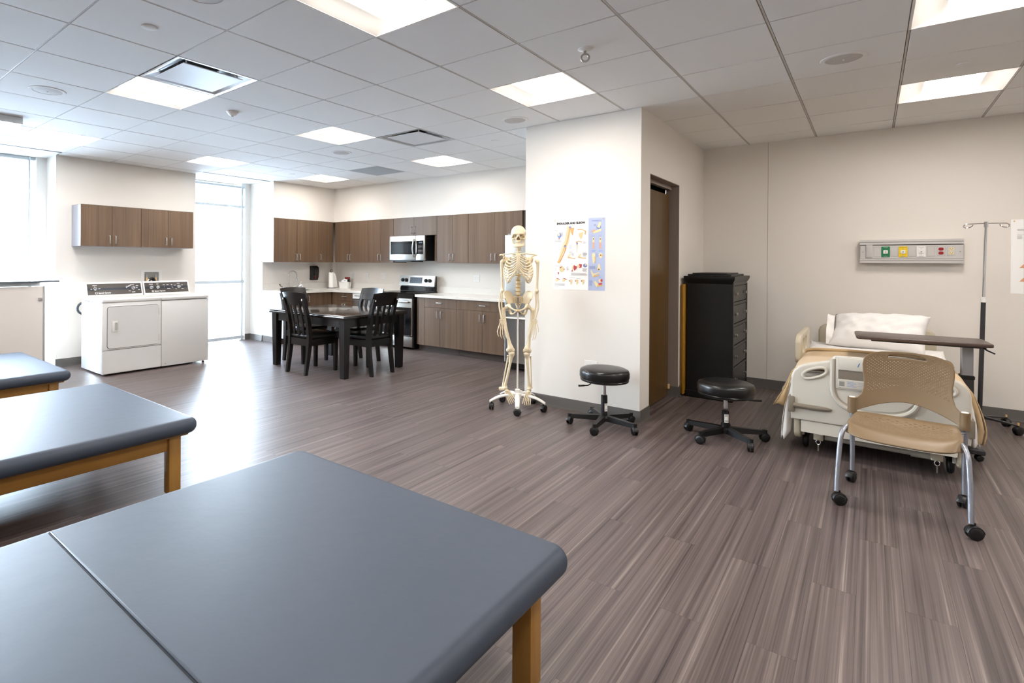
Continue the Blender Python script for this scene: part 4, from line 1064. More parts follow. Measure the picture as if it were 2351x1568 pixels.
# ================================================================== posters
def poster(loc, rotz, label, w_, h_, title, blue_w):
    t = thing('wall_poster', label, 'poster', loc, rotz, 'anatomy posters')
    B().box(0, w_, -.0016, -.0006, 0, h_).ob('sheet', 'poster_white', t)
    return t
FLATN = 0
def flat(parent, m, pts, k=0, name='picture'):
    global FLATN
    FLATN += 1; b = B(); d = -.0018 - .0004 * k - .000006 * FLATN
    vs = [b.bm.verts.new((x, d, z)) for x, z in pts]; f = b.bm.faces.new(vs); f.normal_update()
    if f.normal.y > 0: f.normal_flip()
    b.fix = False
    return b.ob(name, m, parent)
def strokeline(parent, m, pts, ws, k=0, name='picture'):
    L, R = [], []
    for i, p in enumerate(pts):
        a = Vector(pts[max(i - 1, 0)]); c = Vector(pts[min(i + 1, len(pts) - 1)]); d = (c - a).normalized(); n = Vector((-d.y, d.x)) * ws[i] / 2
        L.append((p[0] + n.x, p[1] + n.y)); R.append((p[0] - n.x, p[1] - n.y))
    return flat(parent, m, L + R[::-1], k, name)
def ell(cx_, cz_, rx, rz, a=0, n=14):
    return [(cx_ + rx * math.cos(q) * math.cos(a) - rz * math.sin(q) * math.sin(a), cz_ + rx * math.cos(q) * math.sin(a) + rz * math.sin(q) * math.cos(a)) for q in [2 * PI * k / n for k in range(n)]]
PWd, PHt = .502, .658
P1 = poster((-.664, CY, 1.12), 0, 'SHOULDER AND ELBOW anatomy poster on the closet wall', PWd, PHt, '', 0)
def pc(cx_, cy_): return ((cx_ - 168) / 928 * PWd, PHt - (cy_ - 172 + (cx_ - 168) * .032 * (1 if cy_ < 800 else -.6)) / 1275 * PHt)   # from the photo crop to the sheet
flat(P1, 'poster_blue', [(.346, 0), (PWd, 0), (PWd, PHt), (.346, PHt)], 0, 'blue_column')
text('title', 'SHOULDER AND ELBOW', .0255, 'ink_black', P1, (.034, -.0040, PHt - .048), (PI / 2, 0, 0), sx=.98, bold=.0012)
def PC(l): return [pc(*q) for q in l]
# the arm
strokeline(P1, 'ink_wash', PC([(470, 290), (440, 430), (420, 560), (370, 680), (320, 840), (275, 960)]), [.05, .044, .046, .052, .042, .022], 1)
strokeline(P1, 'ink_bone', PC([(480, 300), (455, 440), (420, 600), (395, 650)]), [.022, .012, .012, .022], 2)
strokeline(P1, 'ink_bone', PC([(385, 660), (345, 760), (310, 850), (270, 940)]), [.016, .009, .009, .014], 2); strokeline(P1, 'ink_orange', PC([(405, 680), (375, 780), (335, 870), (290, 960)]), [.012, .007, .007, .012], 3)
flat(P1, 'ink_bone', PC([(480, 320), (555, 320), (530, 470), (500, 420)]), 3); flat(P1, 'ink_blue', ell(*pc(478, 315), .010, .010), 4); flat(P1, 'ink_blue', ell(*pc(388, 662), .014, .007), 4); flat(P1, 'ink_brown', ell(*pc(388, 645), .007, .005), 5)
flat(P1, 'ink_bone', ell(*pc(272, 955), .015, .012), 4)
# scapula, joints, muscles
flat(P1, 'ink_cream', PC([(635, 425), (720, 390), (700, 500), (670, 530), (640, 470)]), 2); strokeline(P1, 'ink_bone', PC([(615, 352), (690, 350), (765, 385)]), [.008, .007, .012], 3); flat(P1, 'ink_bone', PC([(745, 380), (770, 390), (755, 455), (740, 430)]), 3)
strokeline(P1, 'ink_bone', PC([(600, 580), (610, 650), (602, 775)]), [.018, .008, .003], 2); strokeline(P1, 'ink_bone', PC([(585, 580), (640, 560), (695, 580)]), [.008, .006, .008], 3); flat(P1, 'ink_blue', ell(*pc(612, 605), .008, .008), 4)
for dx in (0, 190):
    strokeline(P1, 'ink_cream', PC([(495 + dx, 785), (470 + dx, 830), (450 + dx, 870)]), [.006, .016, .022], 2); strokeline(P1, 'ink_bone', PC([(440 + dx, 870), (520 + dx, 890), (578 + dx, 890)]), [.014, .007, .010], 3)
flat(P1, 'ink_blue', ell(*pc(280, 460), .020, .026), 2); flat(P1, 'ink_wash', ell(*pc(272, 445), .010, .016), 3); flat(P1, 'ink_red', PC([(265, 510), (290, 510), (272, 548)]), 3)
flat(P1, 'ink_cream', ell(*pc(330, 1085), .026, .028), 2); flat(P1, 'ink_red', PC([(285, 1050), (340, 1040), (300, 1070)]), 3); flat(P1, 'ink_red', PC([(255, 1140), (280, 1140), (275, 1180), (258, 1180)]), 3); flat(P1, 'ink_red', PC([(360, 1080), (398, 1085), (365, 1095)]), 3)
flat(P1, 'ink_red', PC([(550, 1010), (610, 1040), (600, 1080), (560, 1115), (545, 1060)]), 2); flat(P1, 'ink_red', PC([(640, 990), (700, 1000), (690, 1060), (650, 1065)]), 2); flat(P1, 'ink_wash', PC([(525, 1030), (550, 1020), (545, 1090), (515, 1105)]), 3); flat(P1, 'ink_red', PC([(512, 1105), (533, 1100), (530, 1130), (512, 1130)]), 3); flat(P1, 'ink_wash', PC([(600, 1020), (650, 1000), (660, 1050), (615, 1060)]), 3)
flat(P1, 'ink_blue', ell(*pc(755, 1022), .020, .018), 2); flat(P1, 'ink_wash', ell(*pc(765, 1010), .009, .008), 3)
for x0, m_ in ((245, 'ink_red'), (375, 'ink_red')):
    flat(P1, 'ink_cream', PC([(x0 - 40, 1270), (x0 + 30, 1260), (x0 + 10, 1310), (x0 - 30, 1315)]), 2); strokeline(P1, m_, PC([(x0 - 20, 1250), (x0 + 20, 1260), (x0 + 55, 1280)]), [.004, .007, .004], 3)
for x0 in (500, 610, 720):
    flat(P1, 'ink_wash', ell(*pc(x0, 1295), .015, .012), 2); flat(P1, 'ink_cream', PC([(x0 - 10, 1315), (x0 + 30, 1320), (x0 - 5, 1370)]), 3); flat(P1, 'ink_brown', ell(*pc(x0 - 28, 1297), .004, .006), 3)
# blue column pictures
strokeline(P1, 'ink_cream', PC([(1015, 225), (990, 290), (980, 320)]), [.022, .022, .03], 2); flat(P1, 'ink_blue', ell(*pc(985, 315), .022, .018), 1); flat(P1, 'ink_cream', PC([(890, 390), (1030, 335), (1030, 380), (900, 428)]), 3); flat(P1, 'ink_skin', PC([(862, 380), (930, 345), (920, 385), (862, 400)]), 3)
for x0 in (897, 1015): strokeline(P1, 'ink_cream', PC([(x0, 488), (x0, 560), (x0, 640)]), [.014, .018, .012], 2); strokeline(P1, 'ink_skin', PC([(x0, 580), (x0, 640), (x0, 685)]), [.017, .014, .018], 3); flat(P1, 'ink_brown', ell(*pc(x0, 520), .004, .006), 4)
strokeline(P1, 'ink_cream', PC([(903, 768), (900, 830), (900, 900), (902, 990)]), [.014, .03, .022, .012], 2); strokeline(P1, 'ink_bone', PC([(925, 870), (925, 965)]), [.012, .006], 3); strokeline(P1, 'ink_cream', PC([(1030, 768), (1022, 830), (1020, 895)]), [.018, .036, .016], 2); flat(P1, 'ink_brown', ell(*pc(1020, 845), .006, .006), 3); flat(P1, 'ink_bone', ell(*pc(1048, 850), .010, .010), 2)
strokeline(P1, 'ink_cream', PC([(995, 998), (995, 1060), (995, 1105)]), [.016, .024, .04], 2); flat(P1, 'ink_brown', ell(*pc(993, 1092), .008, .006), 3); strokeline(P1, 'ink_cream', PC([(858, 1110), (885, 1170), (905, 1215)]), [.008, .016, .022], 3); strokeline(P1, 'ink_cream', PC([(905, 1180), (1005, 1150)]), [.016, .007], 3); strokeline(P1, 'ink_bone', PC([(905, 1215), (1000, 1190)]), [.018, .008], 4)
strokeline(P1, 'ink_cream', PC([(925, 1300), (950, 1350), (985, 1385)]), [.018, .028, .03], 2); flat(P1, 'ink_red', PC([(985, 1335), (1050, 1325), (1050, 1365), (990, 1365)]), 3); flat(P1, 'ink_wash', ell(*pc(1020, 1290), .018, .016), 3); flat(P1, 'ink_red', ell(*pc(1040, 1285), .010, .014), 4); strokeline(P1, 'ink_bone', PC([(965, 1385), (1055, 1370)]), [.014, .012], 4)
# captions: fine grey lines of print
cap = B(); rnd = random.Random(3)
def capl(x0, x1, y):
    a, c2 = pc(x0, y), pc(x1, y); cap.box(a[0], c2[0], -.0042, -.0041, a[1] - .0011, a[1] + .0011)
for x0, x1, y0, y1 in ((190, 270, 365, 385), (190, 330, 560, 585), (350, 390, 290, 330), (635, 730, 290, 305), (710, 770, 575, 600), (450, 550, 755, 770), (705, 795, 750, 860), (190, 360, 1010, 1035), (190, 240, 1060, 1110), (415, 465, 1040, 1110), (500, 795, 1155, 1195), (705, 795, 1075, 1125), (190, 400, 1345, 1385), (190, 285, 1405, 1412), (475, 575, 1240, 1250), (590, 690, 1255, 1262), (310, 360, 405, 480), (260, 310, 640, 745), (455, 520, 640, 700), (505, 560, 795, 850), (485, 545, 990, 998)):
    y = y0
    while y <= y1: capl(x0 + rnd.random() * 8, x1 - rnd.random() * 22, y); y += 12
cap.ob('captions', 'ink_grey', P1)['kind'] = 'stuff'
cap = B()
for x0, x1, y0, y1 in ((860, 1040, 195, 212), (900, 945, 265, 300), (862, 925, 466, 470), (985, 1040, 464, 468), (865, 940, 725, 745), (985, 1070, 722, 742), (825, 945, 1035, 1080), (820, 885, 1290, 1380), (960, 1000, 1405, 1418), (945, 985, 815, 880), (985, 1060, 1225, 1232)):
    y = y0
    while y <= y1: capl(x0 + rnd.random() * 8, x1 - rnd.random() * 18, y); y += 12
cap.ob('captions', 'ink_blue', P1)['kind'] = 'stuff'
for x, z in ((.017, PHt - .014), (PWd - .022, PHt - .012)): B().lathe([(.006, 0), (.005, .003), (.001, .004)], (x, -.002, z), 12, 'Y').ob('pin', 'ink_bone', P1)
P2 = poster((2.62, YB, 1.12), 0, 'hand anatomy poster cut by the right edge, beside the IV pole', PWd, .652, '', 0)
def p2(cx_, cy_): return (.02 + (cx_ - 905) / 1051 * 201 / 267 * 1.0 - .0, .652 - (cy_ - 120) / 905 * .652)
def PD(l): return [p2(*q) for q in l]
flat(P2, 'ink_skin', PD([(1010, 250), (1060, 250), (1080, 300), (1075, 400), (1045, 370), (1035, 400), (1025, 330), (1000, 375), (995, 365)]), 1); strokeline(P2, 'ink_orange', PD([(1040, 270), (1040, 380)]), [.008, .004], 2)
flat(P2, 'ink_skin', PD([(1000, 480), (1060, 460), (1090, 500), (1080, 560), (1010, 575), (1000, 530)]), 1); flat(P2, 'ink_orange', PD([(1010, 520), (1060, 500), (1070, 550), (1015, 560)]), 2)
for y in (640, 805):
    flat(P2, 'ink_skin', PD([(950, y + 70), (985, y + 25), (1030, y), (1090, y + 5), (1090, y + 65), (1000, y + 70)]), 1); flat(P2, 'poster_white', ell(*p2(1045, y + 38), .020, .016), 2); strokeline(P2, 'ink_orange', PD([(960, y + 68), (1000, y + 60), (1030, y + 66)]), [.004, .005, .004], 3)
flat(P2, 'ink_wash', PD([(1030, 935), (1080, 915), (1085, 945)]), 1)
for k_, x_ in enumerate((.22, .34, .44)):
    for j_ in range(4): flat(P2, 'ink_skin', ell(x_, .56 - j_ * .15, .035, .045, .3 * j_), 1)
cap = B()
for x0, x1, y0, y1 in ((930, 985, 240, 262), (930, 985, 300, 302), (930, 970, 318, 355), (1010, 1090, 196, 198), (990, 1090, 432, 434), (1040, 1090, 740, 745), (1035, 1090, 890, 900)):
    y = y0
    while y <= y1:
        a, c2 = p2(x0, y), p2(x1, y); cap.box(a[0], c2[0], -.0042, -.0041, a[1] - .001, a[1] + .001); y += 9
cap.ob('captions', 'ink_grey', P2)['kind'] = 'stuff'
B().lathe([(.006, 0), (.005, .003), (.001, .004)], (.02, -.002, .652 - .014), 12, 'Y').ob('pin', 'ink_bone', P2)

# ================================================================== headwall service panel
t = thing('headwall_panel', 'aluminium bed headwall panel with green, yellow, white and red outlets', 'service panel', (1.583, YB, 1.384))
LW, LH, LD = .736, .226, .075
B().box(0, LW, -LD, 0, 0, LH, .003, 1).ob('body', 'panel_silver', t)
B().box(.0, LW, -LD - .010, -LD, .205, LH).ob('rib', 'panel_silver', t); B().box(.0, LW, -LD - .006, -LD, .180, .200).ob('rib', 'panel_silver', t)
B().box(.0, LW, -LD - .008, -LD, .0, .024).ob('rib', 'panel_silver', t); B().box(.0, LW, -LD - .006, -LD, .028, .040).ob('rib', 'panel_silver', t)
B().box(.003, LW - .003, -LD - .001, -LD + .001, .172, .178).ob('slot', 'dark_gap', t); B().box(.003, LW - .003, -LD - .001, -LD + .001, .024, .028).ob('slot', 'key_grey', t)
B().box(.045, LW - .003, -LD - .004, -LD, .044, .168, .002, 1).ob('fascia', 'panel_silver', t)
B().box(.003, .043, -LD - .004, -LD, .044, .168, .002, 1).ob('fascia', 'panel_silver', t)
br = B().box(.048, .098, -LD - .012, -LD - .002, .052, .178, .002, 1).ob('accessory_bracket', 'panel_silver', t)
for x in (.056, .068, .080): B().box(x, x + .006, -LD - .016, -LD - .012, .062, .158).ob('groove_rib', 'panel_silver', br)
for x0 in (.107, .233, .361, .493): B().box(x0, x0 + .05, -LD - .006, -LD - .003, .064, .155, .003, 1).ob('blank_plate', 'panel_silver', t)
for x0, m_, lab in ((.163, 'green', 'OXYGEN'), (.290, 'yellow', 'MEDICAL AIR'), (.418, 'white_plastic', 'VACUUM')):
    pl = B().box(x0, x0 + .064, -LD - .010, -LD - .003, .058, .160, .002, 1).ob('gas_outlet', m_, t)
    s_ = B().box(x0 + .014, x0 + .05, -LD - .016, -LD - .009, .090, .124, .003, 1).ob('socket', 'white_plastic', pl)
    B().cyl((x0 + .032, -LD - .018, .107), (x0 + .032, -LD - .0155, .107), .0055, n=14).ob('port', 'key_grey', pl)
    text('lettering', lab, .0085, 'print_white' if m_ == 'green' else 'ink_black', pl, (x0 + .032, -LD - .0102, .147), (PI / 2, 0, 0), 'CENTER')
    for z in (.137, .078): B().cyl((x0 + .032, -LD - .0115, z), (x0 + .032, -LD - .0095, z), .0028, n=8).ob('screw', 'key_grey', pl)
    B().box(x0 + .018, x0 + .046, -LD - .0104, -LD - .0098, .064, .068).ob('fine_print', 'ink_grey', pl)
for x0, m_ in ((.585, 'red'), (.653, 'ivory')):
    pl = B().box(x0 - .028, x0 + .028, -LD - .007, -LD - .003, .068, .160, .002, 1).ob('receptacle', 'panel_silver', t)
    for z in (.132, .095):
        f_ = B().prism(rrect(x0 - .018, x0 + .018, z - .0135, z + .0135, .0125, 4), -LD - .011, -LD - .006, 'XZ').ob('socket_face', m_, pl)
        for dx, dz, w3, h3 in ((-.008, .002, .0016, .005), (.008, .002, .0016, .004), (0, -.007, .0022, .0025)):
            B().box(x0 + dx - w3, x0 + dx + w3, -LD - .0115, -LD - .0107, z + dz - h3, z + dz + h3).ob('slot', 'dark_gap', pl)
for x in (.025, .712): B().cyl((x, -LD - .007, .108), (x, -LD - .003, .108), .005, n=10).ob('screw', 'key_grey', t)

# ================================================================== IV stand
t = thing('iv_stand', 'wheeled IV pole with chrome top hooks beside the bed', 'IV pole', (2.385, 4.22, 0))
tilt = .018
def px_(z): return (tilt * z, 0, z)
B().cyl(px_(.10), px_(1.06), .0155, n=16).ob('lower_tube', 'iv_grey', t)
B().cyl(px_(1.055), px_(1.10), .019, n=16).ob('clamp_collar', 'white_plastic', t)
B().cyl(px_(1.10), px_(1.70), .0095, n=14).ob('upper_rod', 'chrome', t)
x1 = px_(1.71)[0]
hd = B().cyl((x1, 0, 1.69), (x1, 0, 1.735), .0145, n=14).ob('hook_head', 'chrome', t)
for s in (-1, 1):
    B().tube(bez([(x1, 0, 1.722), (x1 + s * .09, 0, 1.720), (x1 + s * .122, 0, 1.717), (x1 + s * .136, 0, 1.700), (x1 + s * .118, 0, 1.686), (x1 + s * .090, -.004, 1.694), (x1 + s * .078, -.008, 1.712)], 6), .0042, 8).ob('hook', 'chrome', hd)
B().lathe([(.04, .075), (.04, .10), (.022, .115), (.016, .118)], n=18).ob('hub', 'iv_grey', t)
for k in range(5):
    a = math.radians(-30 + 72 * k); p_ = (.24 * math.cos(a), .24 * math.sin(a))
    if p_[1] > .40: continue
    B().hexa([(-.014 * math.sin(a), .014 * math.cos(a), .078), (p_[0] - .012 * math.sin(a), p_[1] + .012 * math.cos(a), .072), (p_[0] + .012 * math.sin(a), p_[1] - .012 * math.cos(a), .072), (.014 * math.sin(a), -.014 * math.cos(a), .078), (-.014 * math.sin(a), .014 * math.cos(a), .100), (p_[0] - .012 * math.sin(a), p_[1] + .012 * math.cos(a), .080), (p_[0] + .012 * math.sin(a), p_[1] - .012 * math.cos(a), .080), (.014 * math.sin(a), -.014 * math.cos(a), .100)]).ob('leg', 'iv_grey', t)
    caster(t, (p_[0], p_[1], 0), a + 1.3, .033)
    B().cyl((p_[0], p_[1], .078), (p_[0], p_[1], .10), .007, n=10).ob('caster_nut', 'ink_bone', t)

# ================================================================== overbed table
t = thing('overbed_table', 'brown overbed table with a grey column at the right of the bed', 'overbed table', (1.95, 3.27, 0), math.radians(3))
B().softslab(-.375, .375, -.195, .195, .792, .818, .03, .009, 5, 4).ob('tabletop', 'obt_brown', t)
B().box(-.28, .36, -.05, .05, .768, .790, .004, 1).ob('carrier', 'iv_grey', t)
B().box(.235, .295, -.04, .04, .45, .77, .004, 1).ob('upper_column', 'obt_column', t)
c_ = B().box(.232, .298, -.048, .048, .06, .55, .006, 1).ob('lower_column', 'iv_grey', t)
B().box(.228, .302, -.052, .052, .538, .566, .004, 1).ob('column_collar', 'black_plastic', c_)
B().tube([(.33, -.10, .785), (.345, -.15, .77), (.375, -.19, .755)], .005, 8).ob('release_lever', 'black_plastic', t)
for s in (-1, 1): B().box(-.40, .33, s * .20 - .025, s * .20 + .025, .045, .08, .006, 1).ob('base_runner', 'iv_grey', t)
B().box(.24, .30, -.20, .20, .05, .085, .004, 1).ob('cross_member', 'iv_grey', t)
for x in (-.37, .30):
    for s in (-1, 1): caster(t, (x, s * .2, 0), .3, .02)
# ================================================================== hospital bed
t = thing('hospital_bed', 'cream hospital bed with a moulded footboard and raised side rail', 'bed', (0, 0, 0))
yf = 2.40; cxb = 1.69; hw = .466
def mir(pts): return pts + [(2 * cxb - x, z) for x, z in reversed(pts)]
left = [(1.229, .252), (1.225, .30), (1.224, .48), (1.228, .56), (1.242, .605), (1.275, .640), (1.33, .664), (1.40, .684), (1.462, .700), (1.468, .722), (1.480, .732), (1.50, .735)]
hole = [(1.302, .575), (1.306, .594), (1.335, .617), (1.38, .634), (1.415, .638), (1.429, .625), (1.425, .605), (1.395, .583), (1.344, .564), (1.312, .562)]
hole = [(p.x, p.z) for p in bez([(x, 0, z) for x, z in hole + hole[:1]], 4)[:-1]]
fb = B().softplate(mir(left), [hole, [(2 * cxb - x, z) for x, z in reversed(hole)]], yf, yf + .055, .016, 'XZ', 4).ob('footboard', 'bed_white', t)
for s in (0, 1):
    def hx(p): return (2 * cxb - p[0] if s else p[0])
    B().tube([(hx(p) + (p[0] - 1.365) * .06 * (1 if not s else -1), yf - .002, p[1] + (p[1] - .6) * .14) for p in hole], .010, 8, closed=True).ob('grip_rim', 'bed_white', fb)
# raised moulding that runs down from the console and sweeps across
B().tube(bez([(1.468, yf - .004, .715), (1.466, yf - .006, .62), (1.466, yf - .006, .52), (1.478, yf - .006, .455), (1.515, yf - .006, .405), (1.58, yf - .006, .375), (1.69, yf - .006, .366), (1.80, yf - .006, .375), (1.865, yf - .006, .405), (1.902, yf - .006, .455), (1.914, yf - .006, .52), (1.914, yf - .006, .62), (1.912, yf - .004, .715)], 4), .014, 8).ob('moulding', 'bed_white', fb)
B().plate([(1.490, .498), (1.500, .46), (1.53, .425), (1.59, .398), (1.69, .390), (1.79, .398), (1.85, .425), (1.88, .46), (1.89, .498)], [], yf - .006, yf, 'XZ').ob('apron_panel', 'bed_white', fb)
cs = B().box(1.484, 1.896, yf - .012, yf + .01, .512, .738, .006, 2).ob('console', 'bed_white', fb)
B().box(1.500, 1.88, yf - .020, yf - .010, .645, .730, .005, 2).ob('console_lid', 'bed_white', cs)
B().box(1.500, 1.88, yf - .0135, yf - .0115, .582, .643).ob('console_recess', 'bed_taupe', cs)
B().box(1.500, 1.88, yf - .016, yf - .011, .522, .580, .002, 1).ob('label_plate', 'bed_white', cs)
B().box(1.506, 1.533, yf - .0175, yf - .0155, .535, .566).ob('display', 'key_grey', cs)
for k in range(4): B().box(1.548, 1.585 + .012 * (k % 2), yf - .0168, yf - .0158, .566 - k * .010, .569 - k * .010).ob('print_line', 'ink_blue', cs)
for k in range(3): B().box(1.605, 1.64, yf - .0168, yf - .0158, .566 - k * .010, .569 - k * .010).ob('print_line', 'ink_grey', cs)
B().hexa([(1.602, yf - .0212, .675), (1.607, yf - .0212, .675), (1.607, yf - .0200, .675), (1.602, yf - .0200, .675), (1.612, yf - .0212, .702), (1.617, yf - .0212, .702), (1.617, yf - .0200, .702), (1.612, yf - .0200, .702)]).ob('logo', 'blue_item', cs)
B().plate(mir([(1.290, .170), (1.288, .175), (1.288, .248), (1.30, .251)]), [], yf + .008, yf + .04, 'XZ').ob('kick_panel', 'bed_white', t)
for s in (-1, 1):
    def q(x): return x if s < 0 else 2 * cxb - x
    xs = sorted((q(1.213), q(1.252)))
    cb = B().box(xs[0], xs[1], yf - .016, yf + .07, .305, .418, .008, 2).ob('corner_bumper', 'bed_taupe', t)
    B().tube([(q(1.245), yf - .010, .358), (q(1.35), yf - .012, .356), (q(1.43), yf - .010, .356), (q(1.455), yf - .006, .356), (q(1.466), yf - .002, .356)], [.017, .0175, .015, .010, .003], 10).ob('bumper_strip', 'bed_taupe', t)
# frame, deck, lift bars, casters
B().box(1.27, 2.11, 2.46, 4.50, .30, .40, .01, 2).ob('deck', 'bed_cream', t)
for x in (1.33, 2.05): B().box(x - .03, x + .03, 2.48, 4.45, .22, .30, .006, 1).ob('side_member', 'bed_dark', t)
B().box(1.36, 2.02, 2.80, 2.88, .20, .28, .006, 1).ob('cross_member', 'bed_dark', t); B().box(1.36, 2.02, 4.0, 4.08, .20, .28, .006, 1).ob('cross_member', 'bed_dark', t)
B().cyl((1.42, 2.54, .125), (1.92, 2.54, .125), .022, n=14).cyl((1.88, 2.54, .125), (1.98, 2.54, .125), .03, n=14).ob('brake_bar', 'bed_metal', t)
for x in (1.385, 2.005):
    p_ = B().box(x - .03, x + .03, 2.50, 2.56, .10, .21, .008, 2).ob('caster_mount', 'bed_cream', t)
    B().tube([(x + .013 * math.cos(a), 2.488, .092 + .016 * math.sin(a)) for a in [2 * PI * k / 16 for k in range(16)]], .0028, 6, closed=True).ob('key_ring', 'chrome', p_)
    B().box(x - .004, x + .004, 2.486, 2.490, .030, .078).ob('key', 'steel', p_)
for x in (1.30, 2.08):
    for y in (2.66, 4.30):
        wh = B().lathe([(.025, -.018), (.06, -.016), (.066, -.008), (.066, .008), (.06, .016), (.025, .018)], (x, y, .066), 22, 'X').ob('caster_wheel', 'black_plastic', t)
        B().box(x - .026, x + .026, y - .02, y + .02, .09, .22, .006, 1).ob('fork', 'bed_dark', wh)
# side rails: head ones up, foot ones lowered
def rail(x, y0, y1, z0, z1, slots=True):
    outl = rrect(y0, y1, z0, z1, .07, 5)
    hs = [rrect(y0 + .14 + k * .22, y0 + .30 + k * .22, z0 + .07, z1 - .05, .025, 3) for k in range(int((y1 - y0 - .2) / .22))] if slots else []
    o = B().softplate(outl, hs, x - .022, x + .022, .012, 'YZ').ob('side_rail', 'bed_cream', t)
    return o
r_ = rail(1.215, 3.02, 3.86, .555, .790)
B().tube([(1.235, 3.12, .60), (1.255, 3.13, .50), (1.28, 3.14, .40)], .014, 8).ob('rail_arm', 'bed_metal', r_); B().tube([(1.235, 3.72, .60), (1.255, 3.73, .50), (1.28, 3.74, .40)], .014, 8).ob('rail_arm', 'bed_metal', r_)
for x, z0 in ((1.262, .095), (2.118, .075)):
    r_ = rail(x, 2.47, 3.10, z0, z0 + .26, False)
    s_ = 1 if x < 1.7 else -1
    B().box(min(x + s_ * .024, x + s_ * .04), max(x + s_ * .024, x + s_ * .04), 2.50, 2.54, z0 + .03, z0 + .22, .003, 1).ob('rail_hinge', 'bed_metal', r_)
hb = B().softplate([(1.262, .42), (1.262, .70), (1.275, .735), (1.31, .765), (1.40, .80), (1.55, .815), (1.85, .815), (2.0, .80), (2.09, .765), (2.125, .735), (2.138, .70), (2.138, .42)], [], 4.46, 4.51, .018, 'XZ').ob('headboard', 'bed_cream', t)
# mattress, sheet, blanket, pillow
o = B().softslab(1.265, 2.115, 2.47, 4.44, .402, .592, .06, .05, 5, 5).ob('mattress', 'sheet_white', None, angle=60); tag(o, 'white covered hospital bed mattress under the sheet and blanket', 'mattress')
rn = random.Random(5)
def drape(x):       # cross-section of a cloth over the mattress by arc-length-like parameter list
    pass
def cloth(name, m, y0, y1, sec, thick, wob, nu=44, nv=40, hem=None, ph=0.0):
    P = bez([(x, 0, z) for x, z in sec], 6); L = [0]
    for i in range(1, len(P)): L.append(L[-1] + (P[i] - P[i - 1]).length)
    def at(u):
        s = u * L[-1]
        for i in range(1, len(P)):
            if L[i] >= s:
                k = (s - L[i - 1]) / max(L[i] - L[i - 1], 1e-9); return P[i - 1].lerp(P[i], k)
        return P[-1]
    def fn(u, v):
        p = at(u); y = y0 + (y1 - y0) * v
        side = max(0, min(1, (.60 - p.z) / .15)); sg = -1 if p.x < 1.69 else 1
        w = wob * side * (math.sin(y * 13 + ph + sg) + .6 * math.sin(y * 27 + 1.7 * ph + 2 * sg))
        top = .004 * math.sin(y * 7 + p.x * 9 + ph) + .003 * math.sin(y * 17 - p.x * 13)
        z = p.z + top * (1 - side) + (hem(y, sg) * side if hem else 0)
        return (p.x + sg * w, y, z)
    b = B().grid(fn, nu, nv)
    o = b.ob(name, m, None, angle=80)
    md = o.modifiers.new('thickness', 'SOLIDIFY'); md.thickness = thick; md.offset = 1
    return o
o = cloth('bed_sheet', 'sheet_white', 2.475, 4.30, [(1.168, .09), (1.178, .25), (1.205, .42), (1.232, .55), (1.262, .594), (1.33, .602), (1.69, .606), (2.05, .602), (2.118, .594), (2.148, .55), (2.172, .42), (2.186, .25)], .004, .010, hem=lambda y, s: .0 + .05 * math.sin(y * 9) * .5 + .16 * max(0, (y - 2.9)) * .6)
tag(o, 'white bed sheet hanging below the tan blanket at both sides', 'bed sheet')
def corner(parent, m, side, outer, inner):
    # cloth turned inward at the foot end, between the hanging edge and the bed side
    n = len(outer) - 1
    def fn(u, v):
        i = v * n; a = int(min(i, n - 1)); f = i - a
        ox, oz = outer[a][0] + (outer[a + 1][0] - outer[a][0]) * f, outer[a][1] + (outer[a + 1][1] - outer[a][1]) * f
        ix, iz = inner[a][0] + (inner[a + 1][0] - inner[a][0]) * f, inner[a][1] + (inner[a + 1][1] - inner[a][1]) * f
        x, z = ox + (ix - ox) * u, oz + (iz - oz) * u
        return (x, 2.478 - .022 * math.sin(PI * u) + .03 * u + .006 * math.sin(9 * v + 5 * u), z + .008 * math.sin(7 * u))
    o_ = B().grid(fn, 10, 12).ob('corner_fold', m, parent, angle=80)
    md_ = o_.modifiers.new('thickness', 'SOLIDIFY'); md_.thickness = .004
corner(o, 'sheet_white', -1, [(1.166, .10), (1.174, .20), (1.186, .30), (1.205, .42), (1.232, .55)], [(1.185, .072), (1.222, .13), (1.232, .24), (1.236, .40), (1.245, .56)])
corner(o, 'sheet_white', 1, [(2.188, .25), (2.186, .30), (2.178, .38), (2.166, .46), (2.148, .55)], [(2.168, .235), (2.152, .28), (2.148, .38), (2.146, .46), (2.140, .56)])
o = cloth('blanket', 'blanket_tan', 2.475, 3.46, [(1.118, .318), (1.150, .385), (1.190, .46), (1.216, .545), (1.245, .604), (1.31, .618), (1.69, .624), (2.07, .618), (2.133, .604), (2.166, .545), (2.196, .44), (2.214, .34), (2.202, .255)], .006, .008, hem=lambda y, s: .02 * math.sin(y * 6 + 1), ph=.8)
tag(o, 'tan blanket spread over the hospital bed', 'blanket')
corner(o, 'blanket_tan', -1, [(1.120, .322), (1.150, .388), (1.190, .46), (1.214, .545), (1.240, .60)], [(1.205, .330), (1.222, .40), (1.228, .47), (1.236, .55), (1.25, .604)])
corner(o, 'blanket_tan', 1, [(2.202, .258), (2.214, .34), (2.196, .44), (2.168, .545), (2.138, .60)], [(2.185, .262), (2.182, .35), (2.164, .44), (2.150, .545), (2.130, .602)])
f_ = B().tube(bez([(1.225, 3.45, .585), (1.262, 3.45, .626), (1.45, 3.46, .640), (1.69, 3.465, .642), (1.95, 3.46, .640), (2.12, 3.45, .624), (2.155, 3.45, .58)], 5), .017, 8, flat=.8).ob('folded_edge', 'blanket_tan', o)
pl = thing('bed_pillow', 'large white pillow leaning against the bed headboard', 'pillow', (1.72, 4.10, .755))
